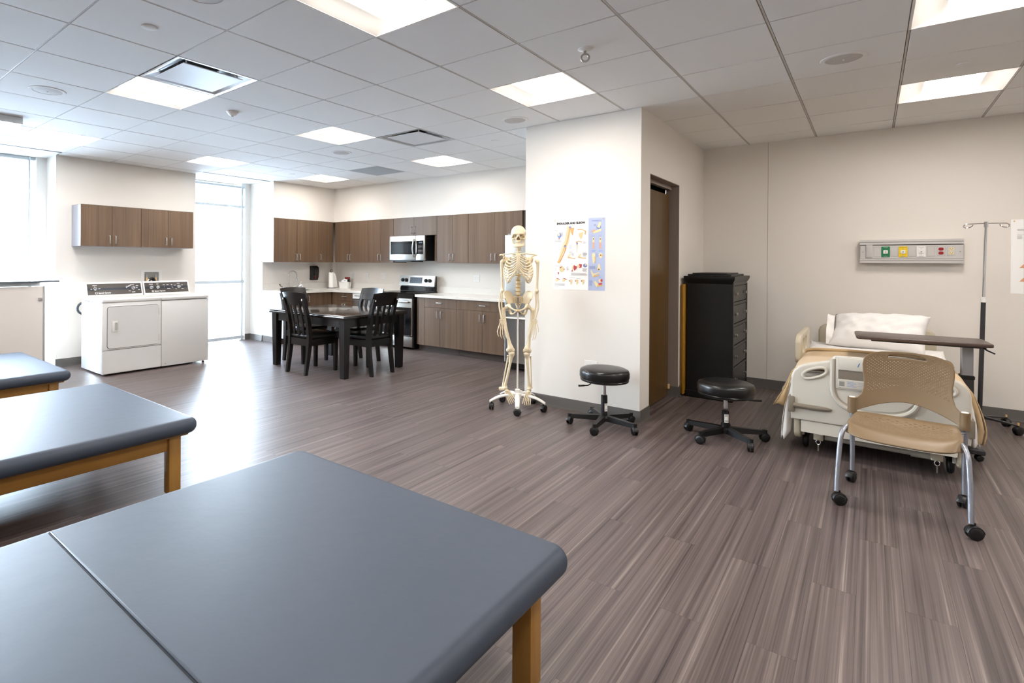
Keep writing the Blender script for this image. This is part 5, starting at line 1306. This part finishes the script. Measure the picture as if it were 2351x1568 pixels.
def pil(sgn):
    def fn(u, v):
        a, b2 = 2 * u - 1, 2 * v - 1
        th = .13 * max(0, 1 - abs(a) ** 3.2) ** .55 * max(0, 1 - abs(b2) ** 3.2) ** .55
        wr = .010 * math.sin(9 * a + 7 * b2) * math.sin(5 * b2 - 3 * a) + .008 * math.sin(13 * (a - b2) + 2) + .005 * math.sin(23 * a + 9 * b2)
        cx_ = 1 - .06 * (1 - abs(b2)) * abs(a)
        return (.335 * a * cx_ + .02 * b2, sgn * (th + wr * (th / .13)), .185 * b2 * (1 - .05 * (1 - abs(a))) + .012 * a * b2)
    return fn
b = B(); b.grid(pil(-1), 30, 20); b.grid(pil(1), 30, 20)
bmesh.ops.remove_doubles(b.bm, verts=list(b.bm.verts), dist=.0008)
o = b.ob('pillow_body', 'sheet_white', pl, angle=80)
rg = []
for k in range(5):
    s = k / 4; rg.append([(-.315 - .055 * s, (.035 + .02 * s) * math.cos(a) * (1 + .25 * math.sin(5 * a + 3 * s)), (.15 + .01 * s) * math.sin(a) * (1 + .06 * math.sin(7 * a))) for a in [2 * PI * q / 28 for q in range(28)]])
B().ring_loft(rg, caps=False).ob('pillowcase_hem', 'sheet_white', pl, angle=80)
pl.rotation_euler = (math.radians(-38), 0, math.radians(-2))

# ================================================================== tan stacking chair on casters
ch = thing('stacking_chair', 'tan plastic chair with perforated back on casters in front of the bed', 'chair', (1.815, 1.80, 0), math.radians(-5))
def perforated(fn, nu, nv, hole, cut, rad=.30):
    """sheet of cells over a (u,v) map; cells on the staggered pattern get a real round hole"""
    b = B(); bm = b.bm; cache = {}
    def V(u, v):
        k = (round(u * 1e5), round(v * 1e5))
        if k not in cache: cache[k] = bm.verts.new(fn(u, v))
        return cache[k]
    for i in range(nu):
        for j in range(nv):
            u0, u1, v0, v1 = i / nu, (i + 1) / nu, j / nv, (j + 1) / nv; um, vm = (u0 + u1) / 2, (v0 + v1) / 2
            if cut(um, vm): continue
            ring = [V(u0, v0), V(um, v0), V(u1, v0), V(u1, vm), V(u1, v1), V(um, v1), V(u0, v1), V(u0, vm)]
            if (i + j) % 2 == 0 and hole(um, vm):
                inn = [bm.verts.new(fn(um + (u1 - u0) * rad * math.cos(a), vm + (v1 - v0) * rad * math.sin(a))) for a in [PI * 1.25 + PI / 4 * k for k in range(8)]]
                for k in range(8): bm.faces.new((ring[k], ring[(k + 1) % 8], inn[(k + 1) % 8], inn[k]))
            else: bm.faces.new(ring)
    return b
def wback(v):
    K = [(0, .263), (.13, .263), (.17, .258), (.21, .232), (.26, .212), (.36, .201), (.5, .199), (.68, .206), (.80, .208), (.88, .203), (.93, .192), (.965, .175), (.985, .155), (1.0, .12)]
    for (a, x), (c2, y) in zip(K, K[1:]):
        if v <= c2: s = (v - a) / (c2 - a); return x + (y - x) * s
    return K[-1][1]
def backfn(u, v):
    X = wback(v) * (2 * u - 1); q = abs(X) / .263
    zb = .44 + .095 * (1 - q ** 1.7); zt = .838 - .55 * X * X
    Z = zb + v * (zt - zb)
    Y = .255 + .11 * max(0, Z - .46) - .95 * X * X * (1 - .35 * v) + .02 * math.sin(PI * min(1, max(0, (Z - .45) / .4)))
    return (X, Y, Z)
def bh(u, v):
    a = abs(2 * u - 1)
    if v > .955 or v < .27 + .16 * (1 - a) ** .8 * .3: return False
    if a > .93 - .25 * max(0, v - .8): return False
    if v > .815 and a < .52: return False
    return True
bk = perforated(backfn, 46, 38, bh, lambda u, v: abs(2 * u - 1) < .43 and .865 < v < .945 and not (abs(2 * u - 1) > .385 and not .88 < v < .925), .235).ob('backrest', 'tan_plastic', ch, angle=70)
md = bk.modifiers.new('thickness', 'SOLIDIFY'); md.thickness = .007; md.offset = 0
def seatfn(u, v):
    a = 2 * u - 1; q = abs(a)
    y0_, y1_ = -.250 + .14 * q ** 3.2, .130 - .05 * q ** 4
    X = .240 * math.sin(a * PI / 2 * .92) / math.sin(PI / 2 * .92) * (1 - .10 * max(0, v - .5) ** 2 * 4 * .5)
    Y = y0_ + (y1_ - y0_) * v
    Z = .458 - .030 * (1 - a * a) * math.sin(PI * min(1, .12 + v * .95)) - .050 * max(0, (.30 - v) / .30) ** 1.8 + .014 * max(0, v - .75) / .25 - .016 * max(0, q - .8) / .2
    return (X, Y, Z)
st = perforated(seatfn, 34, 30, lambda u, v: .42 < v < .86 and abs(2 * u - 1) < .72, lambda u, v: False, .22).ob('seat', 'tan_plastic', ch, angle=70)
md = st.modifiers.new('thickness', 'SOLIDIFY'); md.thickness = .008; md.offset = 0
for s in (-1, 1):
    B().tube(bez([(s * .200, .08, .425), (s * .225, -.06, .428), (s * .243, -.13, .424), (s * .256, -.170, .395), (s * .262, -.190, .34), (s * .268, -.215, .20), (s * .270, -.235, .075)], 6), .0125, 12).ob('front_leg', 'silver_paint', ch)
    B().tube([(s * .250, .225, .075), (s * .250, .222, .30), (s * .250, .210, .50)], .0125, 12).ob('rear_leg', 'silver_paint', ch)
    B().tube([(s * .200, .08, .425), (s * .215, .16, .425), (s * .250, .215, .425)], .010, 10).ob('seat_tube', 'silver_paint', ch)
    sk = B().tube([(s * .250, .205, .443), (s * .250, .203, .540)], [.024, .023], 14).ob('back_socket', 'tan_plastic', ch)
    B().lathe([(.016, 0), (.015, .003), (.001, .004)], (s * .250, .203, .540), 16).ob('socket_cap', 'white_plastic', sk)
    caster(ch, (s * .270 + .012, -.235, 0), .5, .033); caster(ch, (s * .250 - .005, .225, 0), 1.3, .033)
B().tube([(-.200, .06, .424), (.200, .06, .424)], .010, 10).ob('cross_tube', 'silver_paint', ch)
# ================================================================== anatomical skeleton on a rolling stand
sk = thing('skeleton_model', 'life-size anatomical skeleton hanging on a white rolling stand', 'skeleton', (-.875, 2.14, 0), math.radians(30))
def bone(name, pts, rad, parent=sk, n=10, m='bone', flat=1.0, k=6):
    P = bez(pts, k); R = []
    for i in range(len(P)):
        s = i / (len(P) - 1) * (len(rad) - 1); a = int(min(s, len(rad) - 2)); R.append(rad[a] + (rad[a + 1] - rad[a]) * (s - a))
    d0, d1 = (P[0] - P[1]).normalized(), (P[-1] - P[-2]).normalized()     # rounded ends
    P = [P[0] + d0 * R[0] * .62, P[0] + d0 * R[0] * .42] + P + [P[-1] + d1 * R[-1] * .42, P[-1] + d1 * R[-1] * .62]
    R = [R[0] * .35, R[0] * .75] + R + [R[-1] * .75, R[-1] * .35]
    return B().tube(P, R, n, flat=flat).ob(name, m, parent, angle=60)
# skull
def skullfn(u, v):
    th, ph = 2 * PI * u, -PI / 2 + PI * v
    ph = max(-PI / 2 + .01, min(PI / 2 - .01, ph))
    c, z = math.cos(ph), math.sin(ph)
    sx_, sy_ = math.sin(th), -math.cos(th)
    f = max(0, min(1, (-sy_ * c + .15) / .7)); f = f * f * (3 - 2 * f)
    if z > 0: cc = c ** .86
    else: cc = c ** (1 - .50 * f)
    x, y = cc * sx_, cc * sy_
    px2, py2, pz2 = x * .0705, y * .088 + .008, z * .080
    if z < 0:
        pz2 *= (.62 + .60 * f)
        px2 *= 1 - .50 * (-z) ** 1.15 * f
        py2 += .016 * f * (-z) ** 1.5
    Z = 1.635 + pz2
    if y < 0:
        for sx in (-1, 1):
            d = abs((px2 - sx * .0325 - sx * (1.614 - Z) * .12) / .0195) ** 2.6 + abs((Z - 1.613 + abs(px2) * .08) / .0160) ** 2.6
            py2 += .046 * math.exp(-d ** 2.4)
            d2 = ((px2 - sx * .050) / .014) ** 2 + ((Z - 1.588) / .009) ** 2
            py2 -= .010 * math.exp(-d2); px2 += sx * .005 * math.exp(-d2)
            d3 = ((px2 - sx * .03) / .028) ** 2 + ((Z - 1.635) / .006) ** 2
            py2 -= .0045 * math.exp(-d3)
            d4 = ((px2 - sx * .036) / .012) ** 2 + ((Z - 1.568) / .011) ** 2
            py2 += .012 * math.exp(-d4)
            d6 = ((px2 - sx * .068) / .012) ** 2 + ((Z - 1.625) / .020) ** 2
            px2 -= sx * .006 * math.exp(-d6)
        wn = .0045 + .0085 * max(0, min(1, (1.606 - Z) / .026))
        d = abs(px2 / wn) ** 2 + abs((Z - 1.590) / .0165) ** 2.4
        py2 += .030 * math.exp(-d ** 2.6)
        d7 = (px2 / .006) ** 2 + ((Z - 1.611) / .010) ** 2
        py2 -= .006 * math.exp(-d7)
        d5 = (px2 / .026) ** 2 + ((Z - 1.558) / .012) ** 2
        py2 -= .012 * math.exp(-d5)
    if abs(Z - 1.656) < .0014: px2 *= .985; py2 = (py2 - .008) * .985 + .008
    return (px2, py2, Z)
b = B().grid(skullfn, 120, 96, closed_u=True)
cr = b.ob('skull', 'bone', sk, angle=80)
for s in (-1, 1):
    B().ball((s * .0235, -.033, 1.619), (.0042, .003, .0048), 10, 6).ob('eye_canal_shade', 'hole_shade', cr)  # dark balls painted as the shade in the optic canals
    bone('cheek_arch', [(s * .044, -.050, 1.589), (s * .060, -.034, 1.590), (s * .068, -.008, 1.595), (s * .063, .015, 1.600)], [.0065, .0045, .0042, .006], cr, 8)
B().box(-.0011, .0011, -.068, -.040, 1.577, 1.600).ob('nasal_septum', 'bone_dark', cr)
jaw = bone('mandible', [(-.054, -.004, 1.588), (-.050, -.008, 1.556), (-.043, -.026, 1.532), (-.025, -.062, 1.521), (0, -.074, 1.519), (.025, -.062, 1.521), (.043, -.026, 1.532), (.050, -.008, 1.556), (.054, -.004, 1.588)], [.006, .010, .0125, .0115, .0125, .0115, .0125, .010, .006], sk, 10)
b = B()
for row, z in ((0, 1.5475), (1, 1.5385)):
    for k in range(12):
        a = math.radians(-75 + 150 * k / 11); b.box(.025 * math.sin(a) - .0026, .025 * math.sin(a) + .0026, -.040 - .034 * math.cos(a) - .003, -.040 - .034 * math.cos(a) + .003, z - .0044, z + .0044, .001, 1)
b.ob('teeth', 'bone', jaw)['kind'] = 'stuff'
B().tube(bez([(-.029, -.050, 1.5315), (-.02, -.064, 1.531), (0, -.071, 1.531), (.02, -.064, 1.531), (.029, -.050, 1.5315)], 4), .0075, 8).ob('lower_gum', 'bone', jaw)
# spine
sp_pts = bez([(0, .018, 1.53), (0, .012, 1.47), (0, .045, 1.38), (0, .062, 1.28), (0, .045, 1.18), (0, .012, 1.10), (0, .022, 1.04)], 10)
def spine(z):
    for a, c2 in zip(sp_pts, sp_pts[1:]):
        if a.z >= z >= c2.z: s = (a.z - z) / max(a.z - c2.z, 1e-9); return a.lerp(c2, s)
    return sp_pts[-1]
zs = [1.523 - .0115 * k for k in range(7)] + [1.437 - .0178 * k for k in range(12)] + [1.218 - .0345 * k for k in range(5)]
TZ = zs[7:19]
for k, z in enumerate(zs):
    c_ = spine(z); r_, h_ = (.0135, .0085) if k < 7 else ((.0155 + .0003 * (k - 7), .0130) if k < 19 else (.0215, .0255))
    b = B().lathe([(r_ * .8, -h_ / 2), (r_, -h_ / 2 + .001), (r_ * .84, 0), (r_, h_ / 2 - .001), (r_ * .8, h_ / 2)], c_, 14)
    tw = .026 if k < 7 else (.030 if k < 19 else .040)
    for s in (-1, 1): b.tube([c_ + Vector((s * r_ * .5, .010, 0)), c_ + Vector((s * tw, .018, .003))], [.005, .003], 6)
    b.tube([c_ + Vector((0, .008, 0)), c_ + Vector((0, .034 if k < 7 else .042, -.006 if k < 7 else -.016))], [.006, .003], 6)
    b.ob('vertebra', 'bone', sk, angle=60)
    if k >= 17:
        z2 = z - (.0345 if k >= 18 else .0178) / 2; B().lathe([(.0185, -.0045), (.0205, 0), (.0185, .0045)], spine(z2), 14).ob('spinal_disc', 'disc_amber', sk)
# ribs
A = [.058, .088, .107, .119, .127, .132, .134, .133, .130, .122, .104, .080]
for i in range(12):
    z0 = TZ[i]; c_ = spine(z0); a = A[i]; front = -.078 if i < 8 else -.06; yc = (c_.y + .015 + front) / 2; d = (c_.y + .015 - front) / 2
    drop = .030 + .0085 * i; end = (.80 if i < 7 else .76 - .02 * (i - 7)) if i < 10 else (.52 if i == 10 else .42)
    for s in (-1, 1):
        pts = [(c_.x + s * .012, c_.y + .004, z0 + .004)]
        for q in range(1, 12):
            th = PI * end * q / 11; x = a * math.sin(th) ** .85; y = yc + d * math.cos(th); z = z0 + .006 - drop * (1 - math.cos(th * .95)) / 1.6
            pts.append((s * max(x, .014), y, z))
        rb = bone('rib', pts, [.0042, .0062, .0070, .0068, .0060], sk, 7, k=3, flat=.6)
        if i < 10:
            e_ = Vector(pts[-1])
            zs_ = 1.428 - .0195 * i if i < 7 else 1.300
            if i < 7: tgt = [e_, e_.lerp(Vector((s * .014, -.086, zs_)), .5) + Vector((0, -.006, -.012 if i > 2 else 0)), Vector((s * .013, -.086, zs_))]
            else:
                j = Vector((s * (.020 + .013 * (i - 6)), -.084, 1.292 - .022 * (i - 6))); tgt = [e_, e_.lerp(j, .5) + Vector((0, -.004, -.012)), j]
            bone('cartilage', tgt, [.0060, .0062, .0062], rb, 7, 'bone', k=4)
    if i == 6:
        for s in (-1, 1): bone('costal_margin', [(s * .014, -.087, 1.302), (s * .045, -.085, 1.262), (s * .080, -.075, 1.212), (s * .098, -.055, 1.178)], [.0052, .0055, .005, .004], sk, 8)
st_ = B()
rings = []
for z, w2 in ((1.452, .018), (1.446, .026), (1.436, .027), (1.420, .018), (1.405, .014), (1.37, .016), (1.33, .0185), (1.312, .015), (1.300, .007), (1.288, .004)):
    y = -.082 - .010 * math.sin(PI * (1.452 - z) / .17); rings.append([(-w2, y, z), (-w2 * .5, y - .005, z), (w2 * .5, y - .005, z), (w2, y, z), (w2 * .5, y + .004, z), (-w2 * .5, y + .004, z)])
st_.ring_loft(rings).ob('sternum', 'bone', sk, angle=60)
for s in (-1, 1):
    bone('clavicle', [(s * .018, -.078, 1.447), (s * .060, -.078, 1.452), (s * .110, -.040, 1.448), (s * .158, -.018, 1.440)], [.0085, .006, .0055, .007])
    sc = B().grid(lambda u, v: (s * (.062 + .075 * v + .02 * u * (1 - v)), .078 - .035 * v - .01 * math.sin(PI * u), 1.418 - .15 * u * (1 - .75 * v)), 8, 6).ob('scapula', 'bone', sk, angle=70)
    md = sc.modifiers.new('thickness', 'SOLIDIFY'); md.thickness = .005
    bone('scapular_spine', [(s * .070, .080, 1.392), (s * .115, .060, 1.418), (s * .158, .015, 1.440), (s * .170, -.012, 1.436)], [.003, .006, .008, .007], sc)
    bone('coracoid', [(s * .130, .03, 1.410), (s * .135, -.01, 1.418), (s * .138, -.035, 1.405)], [.008, .006, .005], sc)
    hx_ = -.150 if s < 0 else .176
    bone('humerus', [(hx_ - s * .012, .004, 1.386), (hx_, .004, 1.372), (hx_ + s * .004, .006, 1.34), (hx_ + s * .002, .008, 1.24), (hx_ - s * .002, .010, 1.14), (hx_ - s * .004, .008, 1.108), (hx_ - s * .004, .006, 1.090)], [.019, .023, .017, .0125, .012, .0155, .0235, .019], n=12, flat=.85)
    ex = -.157 if s < 0 else .172; wx_ = -.144 if s < 0 else .153
    bone('ulna', [(ex - s * .012, .012, 1.098), (ex - s * .010, .004, 1.070), (ex - s * .006, -.010, .98), (wx_ - s * .010, -.026, .845)], [.009, .011, .0065, .0055])
    bone('radius', [(ex + s * .010, .000, 1.078), (ex + s * .012, -.004, 1.05), (ex + s * .016, -.020, .96), (wx_ + s * .008, -.034, .862), (wx_ + s * .006, -.036, .845)], [.009, .006, .007, .0095, .011])
    hand = B()
    for q in range(8): hand.ball((wx_ + (-.018 + .012 * (q % 4)), -.036 - .004 * (q // 4), .832 - .013 * (q // 4)), (.0075, .007, .0075), 8, 6)
    hd = hand.ob('wrist_bones', 'bone', sk, angle=60)
    spread = [-.030, -.012, .004, .019, .034] if s < 0 else [.026, .010, -.004, -.018, -.030]
    for q in range(5):
        ln = [.88, 1.0, 1.06, 1.0, .84][q] if s < 0 else [.84, 1.0, 1.06, 1.0, .88][q]
        ox = spread[q]; x0 = wx_ + ox * .55
        k1 = Vector((wx_ + ox * 1.1, -.048, .812 - .058 * ln)); k2 = k1 + Vector((ox * .35, -.010, -.042 * ln)); k3 = k2 + Vector((ox * .05 + .006 * -s, -.004, -.028 * ln)); k4 = k3 + Vector((.008 * -s, .010, -.022 * ln))
        if q == (4 if s < 0 else 0): k1 = Vector((wx_ + ox * .95, -.060, .795)); k2 = k1 + Vector((ox * .25, -.012, -.034)); k3 = k2 + Vector((0, -.002, -.028)); k4 = k3
        bone('metacarpal', [(x0, -.042, .812), ((x0 + k1.x) / 2, -.046, (.812 + k1.z) / 2), tuple(k1)], [.0058, .0040, .0060], hd, 8)
        bone('phalanx', [tuple(k1), tuple(k1.lerp(k2, .5)), tuple(k2)], [.0052, .0036, .0048], hd, 8)
        bone('phalanx', [tuple(k2), tuple(k2.lerp(k3, .5)), tuple(k3)], [.0046, .0032, .0040], hd, 8)
        if k4 != k3: bone('phalanx', [tuple(k3), tuple(k3.lerp(k4, .5)), tuple(k4)], [.0040, .0028, .0026], hd, 8)
    # pelvis half
    crest = bez([(s * .040, .062, 1.035), (s * .075, .050, 1.088), (s * .112, .015, 1.098), (s * .132, -.030, 1.078), (s * .120, -.068, 1.035)], 4)
    low = bez([(s * .036, .050, .985), (s * .058, .020, .985), (s * .078, .000, .978), (s * .092, -.022, .975), (s * .100, -.048, .995)], 4)
    def wing(u, v):
        i = u * (len(crest) - 1); a = int(min(i, len(crest) - 2)); f = i - a
        c2, l2 = crest[a].lerp(crest[a + 1], f), low[a].lerp(low[a + 1], f); p = l2.lerp(c2, v)
        return (p.x + s * (-.012) * math.sin(PI * v) * math.sin(PI * u), p.y + .010 * math.sin(PI * v), p.z)
    ps = B().grid(wing, 16, 10).ob('pelvis_wing', 'bone', sk, angle=80); md = ps.modifiers.new('thickness', 'SOLIDIFY'); md.thickness = .009; md.offset = 0
    bone('iliac_crest', [tuple(c2) for c2 in crest[::4]], [.006, .0065, .0065, .0065, .006], ps)
    bone('pubic_bone', [(s * .088, -.022, .972), (s * .060, -.060, .945), (s * .030, -.076, .930), (s * .006, -.080, .925)], [.016, .008, .008, .010], ps)
    bone('ischium', [(s * .088, -.012, .965), (s * .080, .018, .925), (s * .066, .020, .892), (s * .045, -.018, .888), (s * .020, -.066, .912), (s * .008, -.078, .920)], [.016, .012, .014, .009, .007, .008], ps)
    bone('hip_socket', [(s * .080, -.012, .968), (s * .094, -.014, .955)], [.020, .024], ps, 14)
    # leg
    kx = -.066 if s < 0 else .088; ax_ = -.112 if s < 0 else .106
    fm = bone('femur', [(s * .128, .004, .935), (s * .134, .006, .918), (s * .128, .004, .87), (s * .110 + .002, -.008, .75), (kx + s * .012, -.012, .62), (kx + s * .002, -.012, .575), (kx, -.010, .548)], [.018, .026, .021, .0165, .016, .018, .027, .037, .034], n=16, flat=.8)
    bone('femur_neck', [(s * .098, -.012, .952), (s * .114, -.005, .942), (s * .130, .003, .925)], [.020, .013, .017], fm, 12)
    B().ball((s * .097, -.013, .953), .021, 16, 10).ob('femur_head', 'bone', fm)
    for dx in (-.020, .020): B().ball((kx + dx, -.008, .548), (.0205, .025, .023), 14, 8).ob('condyle', 'bone', fm)
    tx_ = -.056 if s < 0 else .085
    tb = bone('tibia', [(tx_, -.008, .521), (tx_, -.008, .505), (tx_ + (ax_ - tx_) * .15, -.010, .455), (tx_ + (ax_ - tx_) * .6, -.008, .32), (ax_, .000, .225), (ax_, .000, .205)], [.036, .034, .021, .015, .0135, .018, .022], n=14, flat=.85)
    bone('fibula', [(tx_ + s * .034, .012, .490), (tx_ + s * .034, .012, .475), ((tx_ + ax_) / 2 + s * .030, .010, .35), (ax_ + s * .022, .010, .225), (ax_ + s * .022, .008, .200)], [.011, .0075, .006, .007, .012], n=8)
    # foot hanging toes-down
    a0 = Vector((ax_, -.010, .188)); toe = Vector((-.030, -.062, .054)) if s < 0 else Vector((.078, -.080, .050))
    dr = (toe - a0).normalized(); sd = dr.cross(Vector((0, 1, 0))).normalized()
    heel = a0 + (Vector((-.048, .018, -.008)) if s < 0 else Vector((.006, .045, -.014)))
    ft = bone('heel_bone', [tuple(heel), tuple(heel.lerp(a0, .5)), tuple(a0)], [.019, .016, .017], sk, 12)
    B().ball(a0 + Vector((0, 0, .006)), (.021, .021, .015), 14, 8).ob('ankle_bone', 'bone', ft)
    B().ball(a0 + dr * .026, (.019, .018, .019), 14, 8).ob('ankle_bone', 'bone', ft)
    for q in range(5):
        o_ = (q - 2) * .0115; m0 = a0 + dr * .048 + sd * o_ * .95; m1 = a0 + dr * (.112 - abs(q - 1.6) * .005) + sd * o_ * 1.35; m2 = m1 + dr * .024 + sd * o_ * .10; m3 = m2 + dr * .016
        B().ball(a0 + dr * .042 + sd * o_ * .9, (.0105, .0105, .0105), 10, 6).ob('tarsal', 'bone', ft)
        bone('metatarsal', [tuple(m0), tuple(m0.lerp(m1, .5)), tuple(m1)], [.0075, .0050, .0066], ft, 8)
        bone('toe_phalanx', [tuple(m1), tuple(m1.lerp(m2, .5)), tuple(m2)], [.0055, .0042, .0050], ft, 8); bone('toe_phalanx', [tuple(m2), tuple(m3)], [.0046, .0034], ft, 8)
rings = []
for z, y, w2, d in ((1.052, .022, .040, .020), (1.035, .030, .050, .018), (1.01, .044, .042, .015), (.98, .058, .030, .012), (.95, .066, .018, .009), (.925, .058, .008, .006)):
    rings.append([(w2 * math.cos(a), y + d * math.sin(a), z) for a in [2 * PI * q / 16 for q in range(16)]])
sa = B().ring_loft(rings).ob('sacrum', 'bone', sk, angle=60)
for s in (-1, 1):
    for q in range(3): B().ball((s * (.020 - .003 * q), .028 + .013 * q, 1.02 - .024 * q), (.0055, .004, .005), 8, 6).ob('foramen_shade', 'hole_shade', sa)  # dark balls imitate shade in the sacral holes
B().ball((0, -.081, .925), (.010, .007, .014), 12, 8).ob('pubic_disc', 'disc_amber', sk)
# stand
B().cyl((0, .01, .16), (0, .01, .90), .0085, n=14).ob('stand_pole', 'stand_white', sk)
B().cyl((0, .01, .88), (0, .012, 1.06), .0042, n=10).ob('hanger_rod', 'steel_dark', sk)
hb_ = B().lathe([(.045, .105), (.047, .125), (.045, .145), (.026, .150), (.024, .180), (.016, .184), (.009, .184)], (0, .01, 0), 24).ob('stand_hub', 'stand_white', sk)
B().cyl((.024, .0, .165), (.044, -.006, .165), .009, n=12).ob('clamp_knob', 'stand_white', hb_)
for a in (-90, -18, 54, 126, 198):
    ar = math.radians(a); ca, sa_ = math.cos(ar), math.sin(ar)
    rings = []
    for q in range(11):
        s = q / 10; r_ = .03 + .235 * s; z = .128 + .012 * math.sin(PI * s * .6) - .062 * s ** 2.2; w2 = .019 + .004 * math.sin(PI * s); h_ = .016 - .004 * s
        rings.append([(r_ * ca - w2 * math.cos(p) * sa_, .01 + r_ * sa_ + w2 * math.cos(p) * ca, z + h_ * math.sin(p)) for p in [2 * PI * k / 12 for k in range(12)]])
    B().ring_loft(rings).ob('stand_arm', 'stand_white', sk, angle=60)
    caster(sk, (.25 * ca, .01 + .25 * sa_, 0), ar + 1.2, .031)
# ================================================================== outdoors, seen through the windows
struct('ground', B().box(-120, -6.9, -80, 90, -1.6, -1.5), 'concrete')
t = thing('street_building', 'low pale brick building outside the left window', 'building', (-58, -11, -1.5))
B().box(-8, 8, -14, 9, 0, 3.4).ob('wall', 'brick_far', t); B().box(-8.4, 8.4, -14.4, 9.4, 3.4, 3.8).ob('parapet', 'concrete', t)
for k in range(5): B().box(8.0, 8.05, -12 + k * 4, -9.6 + k * 4, 1.0, 2.6).ob('window', 'screen_blue', t)
t = thing('street_building', 'pale building outside the narrow window', 'building', (-70, 42, -1.5))
B().box(-8, 8, -16, 16, 0, 4.6).ob('wall', 'concrete', t); B().box(-8.3, 8.3, -16.3, 16.3, 4.6, 5.0).ob('parapet', 'concrete', t)
for k in range(6): B().box(8.0, 8.05, -14 + k * 5, -11 + k * 5, 1.4, 3.4).ob('window', 'screen_blue', t)
def tree(x, y, h, label, seed):
    t = thing('tree', label, 'tree', (x, y, -1.5), 0, 'trees outside'); rr = random.Random(seed)
    B().tube([(0, 0, 0), (.1, 0, h * .35), (0, .1, h * .55)], [.22, .17, .1], 8).ob('trunk', 'bark', t)
    b = B()
    for k in range(16): b.ball((rr.uniform(-1.6, 1.6), rr.uniform(-1.6, 1.6), h * rr.uniform(.5, .95)), rr.uniform(.6, 1.1), 10, 7)
    for v in b.bm.verts: v.co += Vector((rr.uniform(-.12, .12), rr.uniform(-.12, .12), rr.uniform(-.12, .12)))
    b.ob('crown', 'leaf', t)
tree(-46, -6.5, 5.2, 'tree at the left edge of the left window', 1); tree(-40, -3.4, 4.6, 'tree behind the small sign outside the left window', 2); tree(-62, 3.5, 6.0, 'farther tree outside the left window', 3)
t = thing('street_sign', 'small rectangular sign on two posts outside the left window', 'sign', (-30, -2.15, -1.5))
for y in (-.18, .18): B().cyl((0, y, 0), (0, y, 2.1), .05, n=8).ob('post', 'steel_dark', t)
B().box(-.05, .05, -.55, .55, 2.1, 2.6).ob('sign_board', 'screen_blue', t)
t = thing('parked_car', 'parked car seen low through the narrow window', 'car', (-24, 16.6, -1.5), .3)
B().prism([(-2.2, .35), (2.2, .35), (2.25, .8), (1.5, .95), (.8, 1.45), (-1.0, 1.45), (-1.7, .95), (-2.25, .85)], -.85, .85, 'XZ').ob('body', 'car_paint', t)
B().prism([(-1.45, .97), (1.35, .97), (.75, 1.38), (-.95, 1.38)], -.87, .87, 'XZ').ob('windows', 'oven_glass', t)
for x in (-1.4, 1.4):
    for s in (-1, 1): B().lathe([(.1, -.1), (.32, -.1), (.34, 0), (.32, .1), (.1, .1)], (x, s * .8, .34), 18, 'Y').ob('wheel', 'black_plastic', t)
